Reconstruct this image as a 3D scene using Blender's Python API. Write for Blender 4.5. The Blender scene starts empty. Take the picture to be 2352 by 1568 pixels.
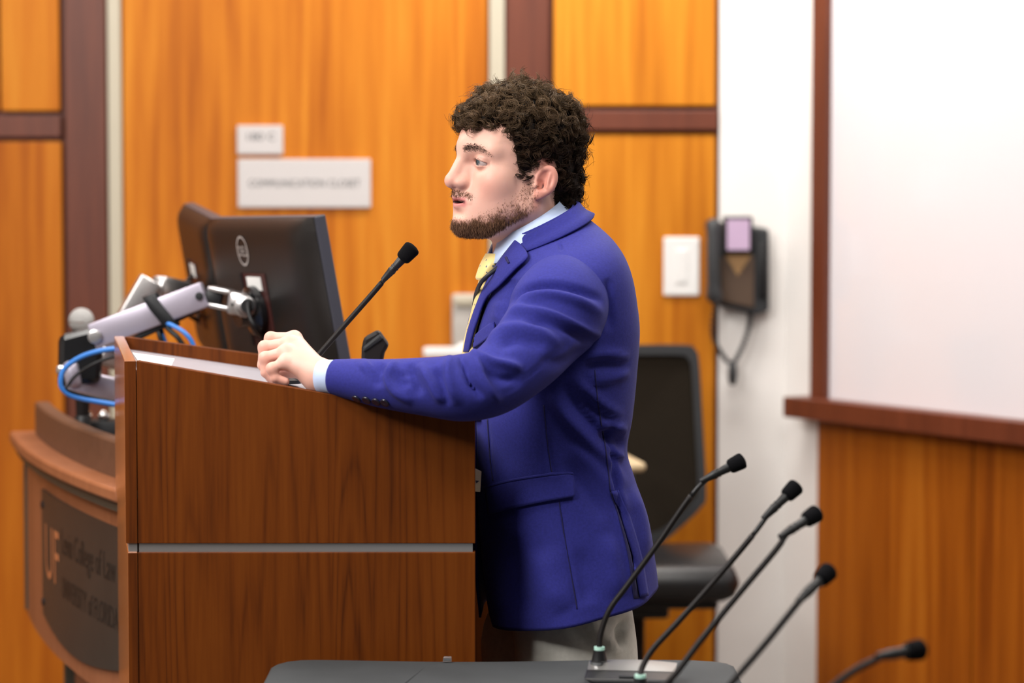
import bpy, bmesh, math, random
import numpy as np
from mathutils import Vector, Matrix
from mathutils.bvhtree import BVHTree

random.seed(7)
rng = np.random.default_rng(7)
scene = bpy.context.scene
COL = scene.collection

# ------------------------------------------------------------------ camera
FPX, CX, CY = 2352 * 85.0 / 36.0, 1176.0, 784.0
CAMZ = 1.43
PITCH = math.radians(3.13)
cam_data = bpy.data.cameras.new('camera')
cam_data.lens = 85.0
cam_data.sensor_width = 36.0
cam_data.clip_end = 60
cam_data.dof.use_dof = True
cam_data.dof.focus_distance = 3.92
cam_data.dof.aperture_fstop = 2.8
cam = bpy.data.objects.new('camera', cam_data)
cam.location = (0, 0, CAMZ)
cam.rotation_euler = (math.pi / 2 - PITCH, 0, 0)
COL.objects.link(cam)
scene.camera = cam

# ------------------------------------------------------------------ world, light, exposure
world = bpy.data.worlds.new('world')
scene.world = world
world.use_nodes = True
world.node_tree.nodes['Background'].inputs[0].default_value = (1.0, 0.97, 0.95, 1)
world.node_tree.nodes['Background'].inputs[1].default_value = 0.07
vs = scene.view_settings
vs.view_transform = 'Standard'
vs.look = 'None'
vs.exposure = 0.0
vs.gamma = 1.0
vs.use_curve_mapping = False


def area(name, loc, sx, sy, power, col=(1, 0.965, 0.92), aim=None):
    l = bpy.data.lights.new(name, 'AREA')
    l.shape = 'RECTANGLE'
    l.size, l.size_y = sx, sy
    l.energy = power
    l.color = col
    o = bpy.data.objects.new(name, l)
    o.location = loc
    if aim is not None:
        d = Vector(aim) - Vector(loc)
        o.rotation_euler = d.to_track_quat('-Z', 'Y').to_euler()
    COL.objects.link(o)
    return o


CEIL = 3.1
area('ceiling_lamp', (-1.3, 2.6, CEIL - .03), 1.2, .6, 46)
area('ceiling_lamp', (0.9, 2.6, CEIL - .03), 1.2, .6, 32)
area('ceiling_lamp', (-1.9, 4.4, CEIL - .03), 1.2, .6, 42)
area('ceiling_lamp', (0.5, 4.3, CEIL - .03), 1.2, .6, 36)
area('ceiling_lamp', (-1.5, 6.3, CEIL - .03), 1.2, .5, 15)
area('ceiling_lamp', (0.35, 6.2, CEIL - .03), 1.2, .5, 48)
area('ceiling_lamp', (-2.4, 1.0, CEIL - .03), 1.2, .6, 45)
area('face_fill', (-2.0, 2.0, 2.9), 1.5, 1.0, 88, (1, .96, .93), aim=(0, 3.95, 1.4))  # soft fill added to brighten the face, no such fixture known

# ------------------------------------------------------------------ helpers: pixel -> place
CAMP = Vector((0, 0, CAMZ))
FW = Vector((0, math.cos(PITCH), -math.sin(PITCH)))
UPV = Vector((0, math.sin(PITCH), math.cos(PITCH)))


def ray(px, py):
    return FW + Vector((1, 0, 0)) * ((px - CX) / FPX) - UPV * ((py - CY) / FPX)


def P(px, py, Y):
    d = ray(px, py)
    return CAMP + d * (Y / d.y)


def Pz(px, py, z):
    d = ray(px, py)
    return CAMP + d * ((z - CAMZ) / d.z)


def pix(v):
    r = Vector(v) - CAMP
    w = r.dot(FW)
    return CX + FPX * r.x / w, CY - FPX * r.dot(UPV) / w


def pix_np(V):
    r = V - np.array([0, 0, CAMZ])
    w = r @ np.array(FW)
    return CX + FPX * r[:, 0] / w, CY - FPX * (r @ np.array(UPV)) / w


# ------------------------------------------------------------------ helpers: things
def thing(name, label, cat, loc=(0, 0, 0), group=None):
    o = bpy.data.objects.new(name, None)
    o.empty_display_size = .1
    o.location = loc
    COL.objects.link(o)
    tag(o, label, cat, group)
    return o


def tag(o, label=None, cat=None, group=None, kind=None):
    if label: o['label'] = label
    if cat: o['category'] = cat
    if group: o['group'] = group
    if kind: o['kind'] = kind
    return o


def wmat(o):
    m = Matrix.Translation(o.location)
    return m


def mesh_obj(name, verts, faces, mat, parent=None, smooth=True, col=None, autosmooth=None):
    me = bpy.data.meshes.new(name)
    me.from_pydata([tuple(v) for v in verts], [], [tuple(f) for f in faces])
    return finish(name, me, mat, parent, smooth, col, autosmooth)


def finish(name, me, mat, parent=None, smooth=True, col=None, autosmooth=None):
    me.validate()
    if col is not None:
        a = me.color_attributes.new('Col', 'FLOAT_COLOR', 'POINT')
        c = np.ones((len(me.vertices), 4), dtype=np.float32)
        c[:, :3] = col
        a.data.foreach_set('color', c.ravel())
    me.polygons.foreach_set('use_smooth', [smooth] * len(me.polygons))
    if smooth and autosmooth:
        me.set_sharp_from_angle(angle=math.radians(autosmooth))
    me.materials.append(mat)
    o = bpy.data.objects.new(name, me)
    COL.objects.link(o)
    if parent is not None:
        put(o, parent)
    return o


def put(o, parent):
    o.parent = parent
    top = parent
    m = Matrix.Identity(4)
    if parent.type == 'EMPTY':
        m = Matrix.Translation(parent.location)
    o.matrix_parent_inverse = m.inverted()


class MB:
    """collects shapes into one mesh"""
    def __init__(s):
        s.v, s.f = [], []

    def add(s, verts, faces):
        n = len(s.v)
        s.v += [Vector(v) for v in verts]
        s.f += [tuple(i + n for i in f) for f in faces]
        return s

    def box(s, c, size, rot=None, bev=0.0):
        bm = bmesh.new()
        bmesh.ops.create_cube(bm, size=1)
        for v in bm.verts:
            v.co = Vector((v.co.x * size[0], v.co.y * size[1], v.co.z * size[2]))
        if bev > 0:
            bmesh.ops.bevel(bm, geom=list(bm.edges), offset=bev, segments=2, affect='EDGES', profile=.5)
        return s._bm(bm, c, rot)

    def _bm(s, bm, c, rot=None):
        bm.verts.index_update()
        R = rot if rot is not None else Matrix.Identity(3)
        n = len(s.v)
        s.v += [R @ v.co + Vector(c) for v in bm.verts]
        s.f += [tuple(v.index + n for v in f.verts) for f in bm.faces]
        bm.free()
        return s

    def hexa(s, b, t):
        """bottom 4 pts, top 4 pts"""
        return s.add(list(b) + list(t), [(3, 2, 1, 0), (4, 5, 6, 7), (0, 1, 5, 4), (1, 2, 6, 5), (2, 3, 7, 6), (3, 0, 4, 7)])

    def sphere(s, c, r, seg=20, rings=12, sc=(1, 1, 1), rot=None):
        bm = bmesh.new()
        bmesh.ops.create_uvsphere(bm, u_segments=seg, v_segments=rings, radius=r)
        for v in bm.verts:
            v.co = Vector((v.co.x * sc[0], v.co.y * sc[1], v.co.z * sc[2]))
        return s._bm(bm, c, rot)

    def tube(s, pts, rad, n=10, caps=True):
        pts = [Vector(p) for p in pts]
        if not hasattr(rad, '__len__'): rad = [rad] * len(pts)
        t0 = (pts[1] - pts[0]).normalized()
        up = Vector((0, 0, 1)) if abs(t0.z) < .9 else Vector((1, 0, 0))
        nrm = t0.cross(up).normalized()
        base = len(s.v)
        for i, p in enumerate(pts):
            a = pts[max(i - 1, 0)]; b = pts[min(i + 1, len(pts) - 1)]
            t = (b - a).normalized() if (b - a).length > 1e-9 else t0
            nrm = (nrm - t * nrm.dot(t)).normalized()
            bn = t.cross(nrm)
            for k in range(n):
                an = 2 * math.pi * k / n
                s.v.append(p + (nrm * math.cos(an) + bn * math.sin(an)) * rad[i])
        for i in range(len(pts) - 1):
            for k in range(n):
                a = base + i * n + k; b = base + i * n + (k + 1) % n
                s.f.append((a, b, b + n, a + n))
        if caps:
            s.f.append(tuple(base + k for k in reversed(range(n))))
            e = base + (len(pts) - 1) * n
            s.f.append(tuple(e + k for k in range(n)))
        return s

    def lathe(s, p, axis, prof, n=24):
        """prof: list of (distance along axis, radius)"""
        axis = Vector(axis).normalized()
        pts = [Vector(p) + axis * d for d, r in prof]
        up = Vector((0, 0, 1)) if abs(axis.z) < .9 else Vector((1, 0, 0))
        n1 = axis.cross(up).normalized(); n2 = axis.cross(n1)
        base = len(s.v)
        for q, (d, r) in zip(pts, prof):
            for k in range(n):
                an = 2 * math.pi * k / n
                s.v.append(q + (n1 * math.cos(an) + n2 * math.sin(an)) * max(r, 1e-5))
        for i in range(len(prof) - 1):
            for k in range(n):
                a = base + i * n + k; b = base + i * n + (k + 1) % n
                s.f.append((a, b, b + n, a + n))
        s.f.append(tuple(base + k for k in reversed(range(n))))
        e = base + (len(prof) - 1) * n
        s.f.append(tuple(e + k for k in range(n)))
        return s

    def prism(s, poly, off):
        """polygon of points swept by vector off"""
        n = len(poly); off = Vector(off)
        a = [Vector(p) for p in poly]; b = [p + off for p in a]
        fs = [tuple(reversed(range(n))), tuple(range(n, 2 * n))]
        for i in range(n):
            j = (i + 1) % n
            fs.append((i, j, j + n, i + n))
        return s.add(a + b, fs)

    def build(s, name, mat, parent=None, smooth=False, bevel=0, autosmooth=None, recalc=True, seg=2):
        me = bpy.data.meshes.new(name)
        me.from_pydata([tuple(v) for v in s.v], [], s.f)
        if recalc:
            bm = bmesh.new(); bm.from_mesh(me)
            bmesh.ops.recalc_face_normals(bm, faces=list(bm.faces))
            bm.to_mesh(me); bm.free()
        o = finish(name, me, mat, parent, smooth or bool(autosmooth), None, autosmooth)
        if bevel:
            m = o.modifiers.new('bevel', 'BEVEL'); m.width = bevel; m.segments = seg; m.limit_method = 'ANGLE'
            m.angle_limit = math.radians(35)
            m.harden_normals = False
        return o


def catmull(pts, n):
    """smooth curve through points (any dimension) -> n samples"""
    A = np.array(pts, dtype=float)
    m = len(A)
    E = np.vstack([2 * A[0] - A[1], A, 2 * A[-1] - A[-2]])
    out = []
    for q in np.linspace(0, m - 1, n):
        i = min(int(q), m - 2); t = q - i
        p0, p1, p2, p3 = E[i], E[i + 1], E[i + 2], E[i + 3]
        out.append(.5 * ((2 * p1) + (-p0 + p2) * t + (2 * p0 - 5 * p1 + 4 * p2 - p3) * t * t + (-p0 + 3 * p1 - 3 * p2 + p3) * t ** 3))
    return np.array(out)


def structure(o):
    o['kind'] = 'structure'
    return o


def text_mesh(txt, size=1.0, extrude=0.0, sx=1.0):
    cu = bpy.data.curves.new('lettering', 'FONT')
    cu.body = txt; cu.size = size; cu.extrude = extrude
    cu.align_x = 'LEFT'; cu.resolution_u = 3
    ob = bpy.data.objects.new('lettering', cu)
    COL.objects.link(ob)
    dg = bpy.context.evaluated_depsgraph_get()
    me = bpy.data.meshes.new_from_object(ob.evaluated_get(dg))
    V = np.array([tuple(v.co) for v in me.vertices]) if len(me.vertices) else np.zeros((0, 3))
    V[:, 0] *= sx
    F = [tuple(p.vertices) for p in me.polygons]
    bpy.data.objects.remove(ob); bpy.data.curves.remove(cu); bpy.data.meshes.remove(me)
    return V, F


# ------------------------------------------------------------------ materials
def nodes_of(m):
    m.use_nodes = True
    nt = m.node_tree
    return nt, nt.nodes['Principled BSDF']


def mat(name, col, rough=.5, metal=0.0, spec=.5, noise=0.0, nscale=40, bump=0.0, bscale=200, coat=0, emit=None, sheen=0, trans=0, alpha=1):
    m = bpy.data.materials.new(name)
    nt, b = nodes_of(m)
    b.inputs['Base Color'].default_value = (*col, 1)
    b.inputs['Roughness'].default_value = rough
    b.inputs['Metallic'].default_value = metal
    b.inputs['Specular IOR Level'].default_value = spec
    b.inputs['Coat Weight'].default_value = coat
    b.inputs['Coat Roughness'].default_value = .15
    b.inputs['Sheen Weight'].default_value = sheen
    b.inputs['Transmission Weight'].default_value = trans
    if emit:
        b.inputs['Emission Color'].default_value = (*emit[:3], 1)
        b.inputs['Emission Strength'].default_value = emit[3]
    tc = nt.nodes.new('ShaderNodeTexCoord')
    if noise > 0:
        n = nt.nodes.new('ShaderNodeTexNoise'); n.inputs['Scale'].default_value = nscale; n.inputs['Detail'].default_value = 4
        nt.links.new(tc.outputs['Object'], n.inputs['Vector'])
        r = nt.nodes.new('ShaderNodeMixRGB'); r.blend_type = 'MULTIPLY'; r.inputs[0].default_value = 1
        r.inputs[1].default_value = (*col, 1)
        mr = nt.nodes.new('ShaderNodeMapRange'); mr.inputs['From Min'].default_value = .3; mr.inputs['From Max'].default_value = .7
        mr.inputs['To Min'].default_value = 1 - noise; mr.inputs['To Max'].default_value = 1 + noise
        nt.links.new(n.outputs['Fac'], mr.inputs['Value'])
        nt.links.new(mr.outputs[0], r.inputs[2])
        nt.links.new(r.outputs[0], b.inputs['Base Color'])
    if bump > 0:
        n2 = nt.nodes.new('ShaderNodeTexNoise'); n2.inputs['Scale'].default_value = bscale; n2.inputs['Detail'].default_value = 3
        nt.links.new(tc.outputs['Object'], n2.inputs['Vector'])
        bp = nt.nodes.new('ShaderNodeBump'); bp.inputs['Strength'].default_value = bump; bp.inputs['Distance'].default_value = .002
        nt.links.new(n2.outputs['Fac'], bp.inputs['Height'])
        nt.links.new(bp.outputs['Normal'], b.inputs['Normal'])
    return m


def wood(name, cols, fine=90, broad=5, zs=.06, rough=.4, coat=.0, seed=0.0, spec=.5, contrast=1.0, rot=None, rings=9.0, lines=0.0):
    """vertical-grained veneer: broad bands, fine lines, cathedral waves"""
    m = bpy.data.materials.new(name)
    nt, b = nodes_of(m)
    L = nt.links.new
    tc = nt.nodes.new('ShaderNodeTexCoord')
    mp = nt.nodes.new('ShaderNodeMapping')
    mp.inputs['Location'].default_value = (seed, seed * .7, seed * .3)
    mp.inputs['Scale'].default_value = (1, 1, zs)
    if rot: mp.inputs['Rotation'].default_value = rot
    L(tc.outputs['Object'], mp.inputs['Vector'])
    n1 = nt.nodes.new('ShaderNodeTexNoise'); n1.inputs['Scale'].default_value = broad; n1.inputs['Detail'].default_value = 3; n1.inputs['Distortion'].default_value = .4
    n2 = nt.nodes.new('ShaderNodeTexNoise'); n2.inputs['Scale'].default_value = fine; n2.inputs['Detail'].default_value = 4
    L(mp.outputs[0], n1.inputs['Vector']); L(mp.outputs[0], n2.inputs['Vector'])
    w = nt.nodes.new('ShaderNodeMath'); w.operation = 'MULTIPLY'; w.inputs[1].default_value = rings
    L(n1.outputs['Fac'], w.inputs[0])
    fr = nt.nodes.new('ShaderNodeMath'); fr.operation = 'PINGPONG'; fr.inputs[1].default_value = .5
    L(w.outputs[0], fr.inputs[0])
    ad = nt.nodes.new('ShaderNodeMath'); ad.operation = 'MULTIPLY_ADD'; ad.inputs[1].default_value = .55
    L(n2.outputs['Fac'], ad.inputs[0])
    sc = nt.nodes.new('ShaderNodeMath'); sc.operation = 'MULTIPLY'; sc.inputs[1].default_value = .35
    L(fr.outputs[0], sc.inputs[0]); L(sc.outputs[0], ad.inputs[2])
    ad2 = nt.nodes.new('ShaderNodeMath'); ad2.operation = 'MULTIPLY_ADD'; ad2.inputs[1].default_value = .6
    L(n1.outputs['Fac'], ad2.inputs[0]); L(ad.outputs[0], ad2.inputs[2])
    if lines:
        ln_ = nt.nodes.new('ShaderNodeMapRange'); ln_.interpolation_type = 'SMOOTHSTEP'
        ln_.inputs['From Min'].default_value = 0; ln_.inputs['From Max'].default_value = .16
        ln_.inputs['To Min'].default_value = -lines; ln_.inputs['To Max'].default_value = 0
        L(fr.outputs[0], ln_.inputs['Value'])
        ad3 = nt.nodes.new('ShaderNodeMath'); ad3.operation = 'ADD'
        L(ad2.outputs[0], ad3.inputs[0]); L(ln_.outputs[0], ad3.inputs[1]); ad2 = ad3
    mr = nt.nodes.new('ShaderNodeMapRange'); mr.inputs['From Min'].default_value = .66 - .22 / contrast; mr.inputs['From Max'].default_value = .66 + .22 / contrast
    L(ad2.outputs[0], mr.inputs['Value'])
    cr = nt.nodes.new('ShaderNodeValToRGB')
    e = cr.color_ramp.elements
    e[0].color = (*cols[0], 1); e[1].color = (*cols[-1], 1)
    for i, c in enumerate(cols[1:-1]):
        x = e.new((i + 1) / (len(cols) - 1)); x.color = (*c, 1)
    L(mr.outputs[0], cr.inputs[0])
    L(cr.outputs[0], b.inputs['Base Color'])
    b.inputs['Roughness'].default_value = rough
    b.inputs['Coat Weight'].default_value = coat
    b.inputs['Coat Roughness'].default_value = .12
    b.inputs['Specular IOR Level'].default_value = spec
    bp = nt.nodes.new('ShaderNodeBump'); bp.inputs['Strength'].default_value = .06; bp.inputs['Distance'].default_value = .001
    L(n2.outputs['Fac'], bp.inputs['Height']); L(bp.outputs['Normal'], b.inputs['Normal'])
    return m


def vcol_mat(name, rough=.5, sss=0, spec=.4, bump=0, bscale=300, sheen=0, sssr=(.8, .3, .15)):
    m = bpy.data.materials.new(name)
    nt, b = nodes_of(m)
    a = nt.nodes.new('ShaderNodeVertexColor'); a.layer_name = 'Col'
    nt.links.new(a.outputs['Color'], b.inputs['Base Color'])
    b.inputs['Roughness'].default_value = rough
    b.inputs['Specular IOR Level'].default_value = spec
    b.inputs['Sheen Weight'].default_value = sheen
    if sss:
        b.inputs['Subsurface Weight'].default_value = sss
        b.inputs['Subsurface Radius'].default_value = sssr
        b.inputs['Subsurface Scale'].default_value = .006
    if bump:
        tc = nt.nodes.new('ShaderNodeTexCoord')
        n2 = nt.nodes.new('ShaderNodeTexNoise'); n2.inputs['Scale'].default_value = bscale; n2.inputs['Detail'].default_value = 3
        nt.links.new(tc.outputs['Object'], n2.inputs['Vector'])
        bp = nt.nodes.new('ShaderNodeBump'); bp.inputs['Strength'].default_value = bump; bp.inputs['Distance'].default_value = .001
        nt.links.new(n2.outputs['Fac'], bp.inputs['Height'])
        nt.links.new(bp.outputs['Normal'], b.inputs['Normal'])
    return m


M = {}
M['honey'] = wood('honey veneer', [(.36, .088, .003), (.49, .140, .006), (.58, .185, .010), (.65, .24, .018)], fine=40, broad=3.2, zs=.05, rough=.5, contrast=1.0, spec=.2)
M['honey2'] = wood('honey veneer darker', [(.33, .075, .003), (.43, .115, .005), (.51, .15, .008), (.57, .19, .014)], fine=45, broad=3.0, zs=.05, rough=.5, seed=4.3, contrast=1.0, spec=.2)
M['mahog'] = wood('red brown trim', [(.095, .019, .006), (.125, .027, .009), (.15, .034, .012)], fine=80, broad=4, rough=.45, seed=2)
M['honey3'] = wood('dimmed honey wainscot veneer', [(.20, .044, .0015), (.29, .072, .003), (.36, .098, .005), (.42, .13, .009)], fine=40, broad=3.4, zs=.05, rough=.5, seed=7.7, spec=.2)  # honey veneer darkened to paint in the weaker light low on the wall
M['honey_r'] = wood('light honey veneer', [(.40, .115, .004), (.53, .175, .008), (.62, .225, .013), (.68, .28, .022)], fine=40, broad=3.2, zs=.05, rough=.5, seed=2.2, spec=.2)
M['mahog_h'] = wood('red brown trim lying grain', [(.095, .019, .006), (.125, .027, .009), (.15, .034, .012)], fine=80, broad=4, rough=.45, seed=2)
M['cherry'] = wood('dark cherry laminate', [(.062, .0130, .0006), (.094, .0205, .0010), (.116, .0265, .0014), (.132, .032, .0020)], fine=170, broad=5.5, zs=.045, rough=.5, coat=.0, seed=1.3, spec=.15, contrast=1.0, rings=18, lines=.09)
M['cherry_edge'] = wood('cherry front lipping', [(.20, .065, .02), (.26, .085, .028), (.30, .10, .035)], fine=120, broad=4, zs=.06, rough=.22, coat=.5, seed=6)
M['cherry_front'] = wood('cherry front face', [(.26, .085, .025), (.30, .10, .03), (.33, .11, .035)], fine=90, broad=4, zs=.06, rough=.25, coat=.5, seed=6)
M['deskwood'] = wood('desk maple brown', [(.25, .085, .033), (.30, .105, .042), (.34, .125, .052)], fine=70, broad=4, rough=.5, seed=9)
M['deskrim'] = mat('desk rim brown', (.12, .055, .03), .5, noise=.1)
M['strip'] = mat('pale metal strip', (.52, .47, .36), .45, .1)
M['white_wall'] = mat('white painted wall', (.86, .83, .80), .7, noise=.02, nscale=6)
M['board'] = mat('whiteboard enamel', (.80, .78, .82), .12, coat=.6)
M['sign'] = mat('white sign plate', (.60, .57, .56), .4)
M['sign_text'] = mat('grey sign lettering', (.10, .10, .11), .5)
M['carpet'] = mat('grey brown carpet', (.12, .10, .085), .95, noise=.25, nscale=90, bump=.4)
M['ceil'] = mat('ceiling tile white', (.8, .79, .76), .9, noise=.04, nscale=60)
M['black'] = mat('black plastic', (.009, .009, .010), .45, spec=.4)
M['blackgloss'] = mat('glossy black plastic', (.010, .010, .011), .18, coat=.3)
M['blackmetal'] = mat('black metal', (.010, .008, .008), .5, .0, spec=.2)
M['foam'] = mat('black foam', (.005, .005, .006), 1.0, spec=.1, bump=.6, bscale=900)
M['rubber'] = mat('charcoal rubber', (.018, .019, .021), .6, spec=.3)
M['leather'] = mat('black seat vinyl', (.012, .012, .013), .36, bump=.2, bscale=260)
M['meshback'] = mat('dark chair mesh', (.016, .012, .008), .9, spec=.08, noise=.2, nscale=300, bump=.5, bscale=900)
M['alu'] = mat('satin aluminium', (.62, .60, .60), .3, .9)
M['alu_purple'] = mat('painted silver arm', (.50, .46, .55), .35, .55)
M['chrome'] = mat('chrome', (.8, .8, .8), .12, 1)
M['grille'] = mat('silver mic grille', (.42, .41, .40), .7, .2, bump=.8, bscale=1200)
M['blue_cable'] = mat('blue cable', (.04, .20, .62), .35)
M['cloth'] = mat('charcoal tablecloth', (.038, .042, .045), .85, noise=.12, nscale=12, bump=.25, bscale=700)
M['paper'] = mat('white paper', (.82, .82, .80), .7)
M['lilac'] = mat('pale laminate desk surface', (.34, .325, .36), .4, coat=.05, noise=.02)
M['tan'] = mat('tan card', (.55, .42, .25), .6, noise=.05)
M['switch'] = mat('white switch plate', (.85, .84, .82), .35)
M['greybox'] = mat('grey dispenser plastic', (.50, .47, .43), .5)
M['screen'] = mat('phone screen', (.42, .30, .42), .2, emit=(.55, .40, .55, .35))
M['phone'] = mat('charcoal phone plastic', (.035, .037, .04), .4)
M['phone_brown'] = mat('brown keypad plastic', (.09, .055, .035), .45)
M['phone_tan'] = mat('tan phone label', (.35, .2, .08), .5)
M['led'] = mat('green status ring', (.42, .62, .54), .3, emit=(.4, 1, .75, .12))
M['monitor'] = mat('dark grey monitor shell', (.014, .012, .011), .34, spec=.35, noise=.05, bump=.12, bscale=1500)
M['monitor_edge'] = mat('monitor bezel side', (.045, .046, .06), .4)
M['panel_glass'] = mat('monitor screen', (.02, .02, .03), .08)
M['logo'] = mat('silver logo print', (.55, .54, .53), .35, .4)
M['maroon'] = mat('maroon mount recess', (.05, .012, .010), .5)
M['plaque'] = mat('dark bronze plaque', (.045, .042, .036), .42, .35, noise=.08, nscale=9)
M['plaque_text'] = mat('engraved black lettering', (.012, .010, .008), .5)
M['copper'] = mat('copper letter inlay', (.55, .22, .10), .4, .3)
M['olive'] = mat('dark olive strip', (.055, .05, .035), .5)
M['micgrey'] = mat('satin grey mic cover', (.16, .155, .15), .35, .3)
M['clear'] = mat('clear plastic', (.85, .85, .85), .15, trans=.8)

# ================================================================== the room
WY = 7.0          # face of the panelled back wall


def WX(px): return P(px, 480, WY).x
def WZ(py): return P(1176, py, WY).z


def wall_box(x0, x1, z0, z1, y0, y1):
    return MB().box(((x0 + x1) / 2, (y0 + y1) / 2, (z0 + z1) / 2), (abs(x1 - x0), abs(y1 - y0), abs(z1 - z0)))


structure(MB().box((-1.0, 2.0, -.05), (9, 12, .1)).build('floor', M['carpet']))
structure(MB().box((-1.0, 2.0, CEIL + .05), (9, 12, .1)).build('ceiling', M['ceil']))
wall_back = structure(wall_box(-5.5, WX(1652), 0, CEIL, WY + .03, WY + .16).build('wall_back', M['mahog']))
gap = .004


def panel(px0, px1, z0, z1, m, y0=WY, y1=WY + .03, name='panel', bev=.003):
    x0, x1 = (px0 if px0 < -3 and px0 > -10 else WX(px0)), WX(px1)
    return wall_box(x0 + gap, x1 - gap, z0 + gap, z1 - gap, y0, y1).build(name, m, wall_back, bevel=bev)


# left bay: upper and lower veneer panels, rail, stile
panel(-760, 2, WZ(258), CEIL, M['honey2'])
panel(-2900, -880, WZ(258), CEIL, M['honey'])
panel(-877, -763, 0, CEIL, M['mahog'], WY - .008, name='stile')
panel(-2900, -880, WZ(319), WZ(262), M['mahog_h'], WY - .004, name='rail')
panel(-2900, -880, 0, WZ(322), M['honey2'])
structure(MB().box((-5.45, 2.0, CEIL / 2), (.1, 12, CEIL)).build('wall_left', M['white_wall']))
panel(2, 143, WZ(258), CEIL, M['honey'])
panel(-760, 146, WZ(262 + 57), WZ(262), M['mahog_h'], WY - .004, name='rail')
panel(-760, 146, 0, WZ(322), M['honey2'])
panel(149, 250, 0, CEIL, M['mahog'], WY - .008, name='stile')
# right bay
panel(1160, 1264, 0, CEIL, M['mahog'], WY - .008, name='stile')
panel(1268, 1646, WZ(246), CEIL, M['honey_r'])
panel(1266, 1650, WZ(302), WZ(250), M['mahog_h'], WY - .012, name='rail')
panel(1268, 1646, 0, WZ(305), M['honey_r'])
# the door between the pale frame strips
door = structure(wall_box(WX(284), WX(1121), 0.01, CEIL, WY + .005, WY + .045).build('door_1', M['honey'], bevel=.002))
for a, b in ((251, 281), (1124, 1159)):
    wall_box(WX(a), WX(b), 0, CEIL, WY - .012, WY + .04).build('door_frame_strip', M['strip'], door, bevel=.003)
lock = MB().box((WX(1068), WY - .012, (WZ(674) + WZ(800)) / 2), (WX(1100) - WX(1040), .034, WZ(674) - WZ(800)), bev=.008).build('lock_plate', M['greybox'], door, autosmooth=40)
MB().box((WX(1068), WY - .034, WZ(690)), (.06, .014, .03), bev=.005).build('keypad', M['strip'], lock, autosmooth=40)
lv = MB().lathe((WX(1066), WY - .02, WZ(806)), (0, -1, 0), [(0, .026), (.012, .026), (.016, .014), (.05, .012)], 24)
lv.box((WX(1020), WY - .066, WZ(806)), (WX(1068) - WX(974), .018, .032), bev=.007)
lv.build('lever_handle', M['switch'], lock, autosmooth=40)

# signs on the door
for (x0, x1, y0, y1, txt, lab, tz, tw) in (
        (546, 651, 288, 355, '180 C', 'small white room number sign above the wider sign on the wood door', 314, (570, 634)),
        (547, 852, 365, 477, 'COMMUNICATION CLOSET', 'wide white rectangular sign with one grey line on the wood door', 421, (572, 828))):
    t = thing('wall_sign', lab, 'sign', (WX((x0 + x1) / 2), WY, WZ(y1)))
    wall_box(WX(x0), WX(x1), WZ(y1), WZ(y0), WY - .008, WY + .005).build('sign_plate', M['sign'], t, bevel=.003)
    V, F = text_mesh(txt, 1.0)
    w = V[:, 0].max() - V[:, 0].min(); hgt = .030
    V = V - np.array([V[:, 0].min(), 0, 0])
    X0, X1 = WX(tw[0]), WX(tw[1])
    VV = [(X0 + v[0] / w * (X1 - X0), WY - .0088, WZ(tz) - hgt * .35 + v[1] * hgt * 1.05) for v in V]
    mesh_obj('lettering', VV, F, M['sign_text'], t, smooth=False)

# white wall piece and the slanting right wall with whiteboard
C0 = Vector((WX(1806), WY, 0))
WD = Vector((.514, -.857, 0)).normalized()      # along the right wall, towards the camera
WN = Vector((-WD.y * -1, 0, 0))
WN = Vector((-.857, -.514, 0)).normalized()     # out of the right wall, into the room
wb = structure(wall_box(WX(1652), C0.x + .001, 0, CEIL, WY, WY + .16).build('wall_corner', M['white_wall']))


def rw(s, n, z): return C0 + WD * s + WN * n + Vector((0, 0, z))


def rwbox(s0, s1, n0, n1, z0, z1):
    return MB().hexa([rw(s0, n0, z0), rw(s1, n0, z0), rw(s1, n1, z0), rw(s0, n1, z0)],
                     [rw(s0, n0, z1), rw(s1, n0, z1), rw(s1, n1, z1), rw(s0, n1, z1)])


wall_right = structure(rwbox(0, 4.6, -.16, 0, 0, CEIL).build('wall_right', M['white_wall']))
LZ = .897
wt = thing('whiteboard', 'large white board in a red brown wooden frame on the right wall', 'whiteboard', tuple(rw(1.5, 0, LZ)))
rwbox(.215, 3.0, .001, .014, LZ - .01, 2.75).build('board_panel', M['board'], wt)
rwbox(.158, .222, .0, .035, LZ - .005, 2.8).build('frame_stile', M['mahog'], wt, bevel=.004)
rwbox(.158, 3.05, .0, .035, 2.75, 2.81).build('frame_rail', M['mahog_h'], wt, bevel=.004)
rwbox(3.0, 3.06, .0, .035, LZ - .005, 2.8).build('frame_stile', M['mahog'], wt, bevel=.004)
structure(rwbox(.10, 3.1, .0, .085, LZ - .058, LZ).build('trim_1', M['mahog_h'], bevel=.004)).name = 'trim_1'
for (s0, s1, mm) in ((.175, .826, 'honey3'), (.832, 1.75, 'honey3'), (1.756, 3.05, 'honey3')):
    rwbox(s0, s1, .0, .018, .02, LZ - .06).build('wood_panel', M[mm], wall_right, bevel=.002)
rwbox(.175, 3.05, .0, .008, .02, LZ - .06).build('panel_backing', M['mahog'], wall_right)

# wall plates
sw = thing('light_switch', 'white switch plate on wood wall beside the phone', 'switch plate', (WX(1565), WY, WZ(680)))
wall_box(WX(1524), WX(1607), WZ(679), WZ(544), WY - .01, WY).build('plate', M['switch'], sw, bevel=.005)
wall_box(WX(1552), WX(1579), WZ(650), WZ(573), WY - .014, WY - .008).build('rocker', M['switch'], sw, bevel=.003)
sw2 = thing('wall_outlet_plate', 'small white wall plate just behind the blue jacket shoulder', 'wall plate', (WX(1345), WY, WZ(600)))
wall_box(WX(1300), WX(1380), WZ(640), WZ(538), WY - .01, WY).build('plate', M['switch'], sw2, bevel=.005)

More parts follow.
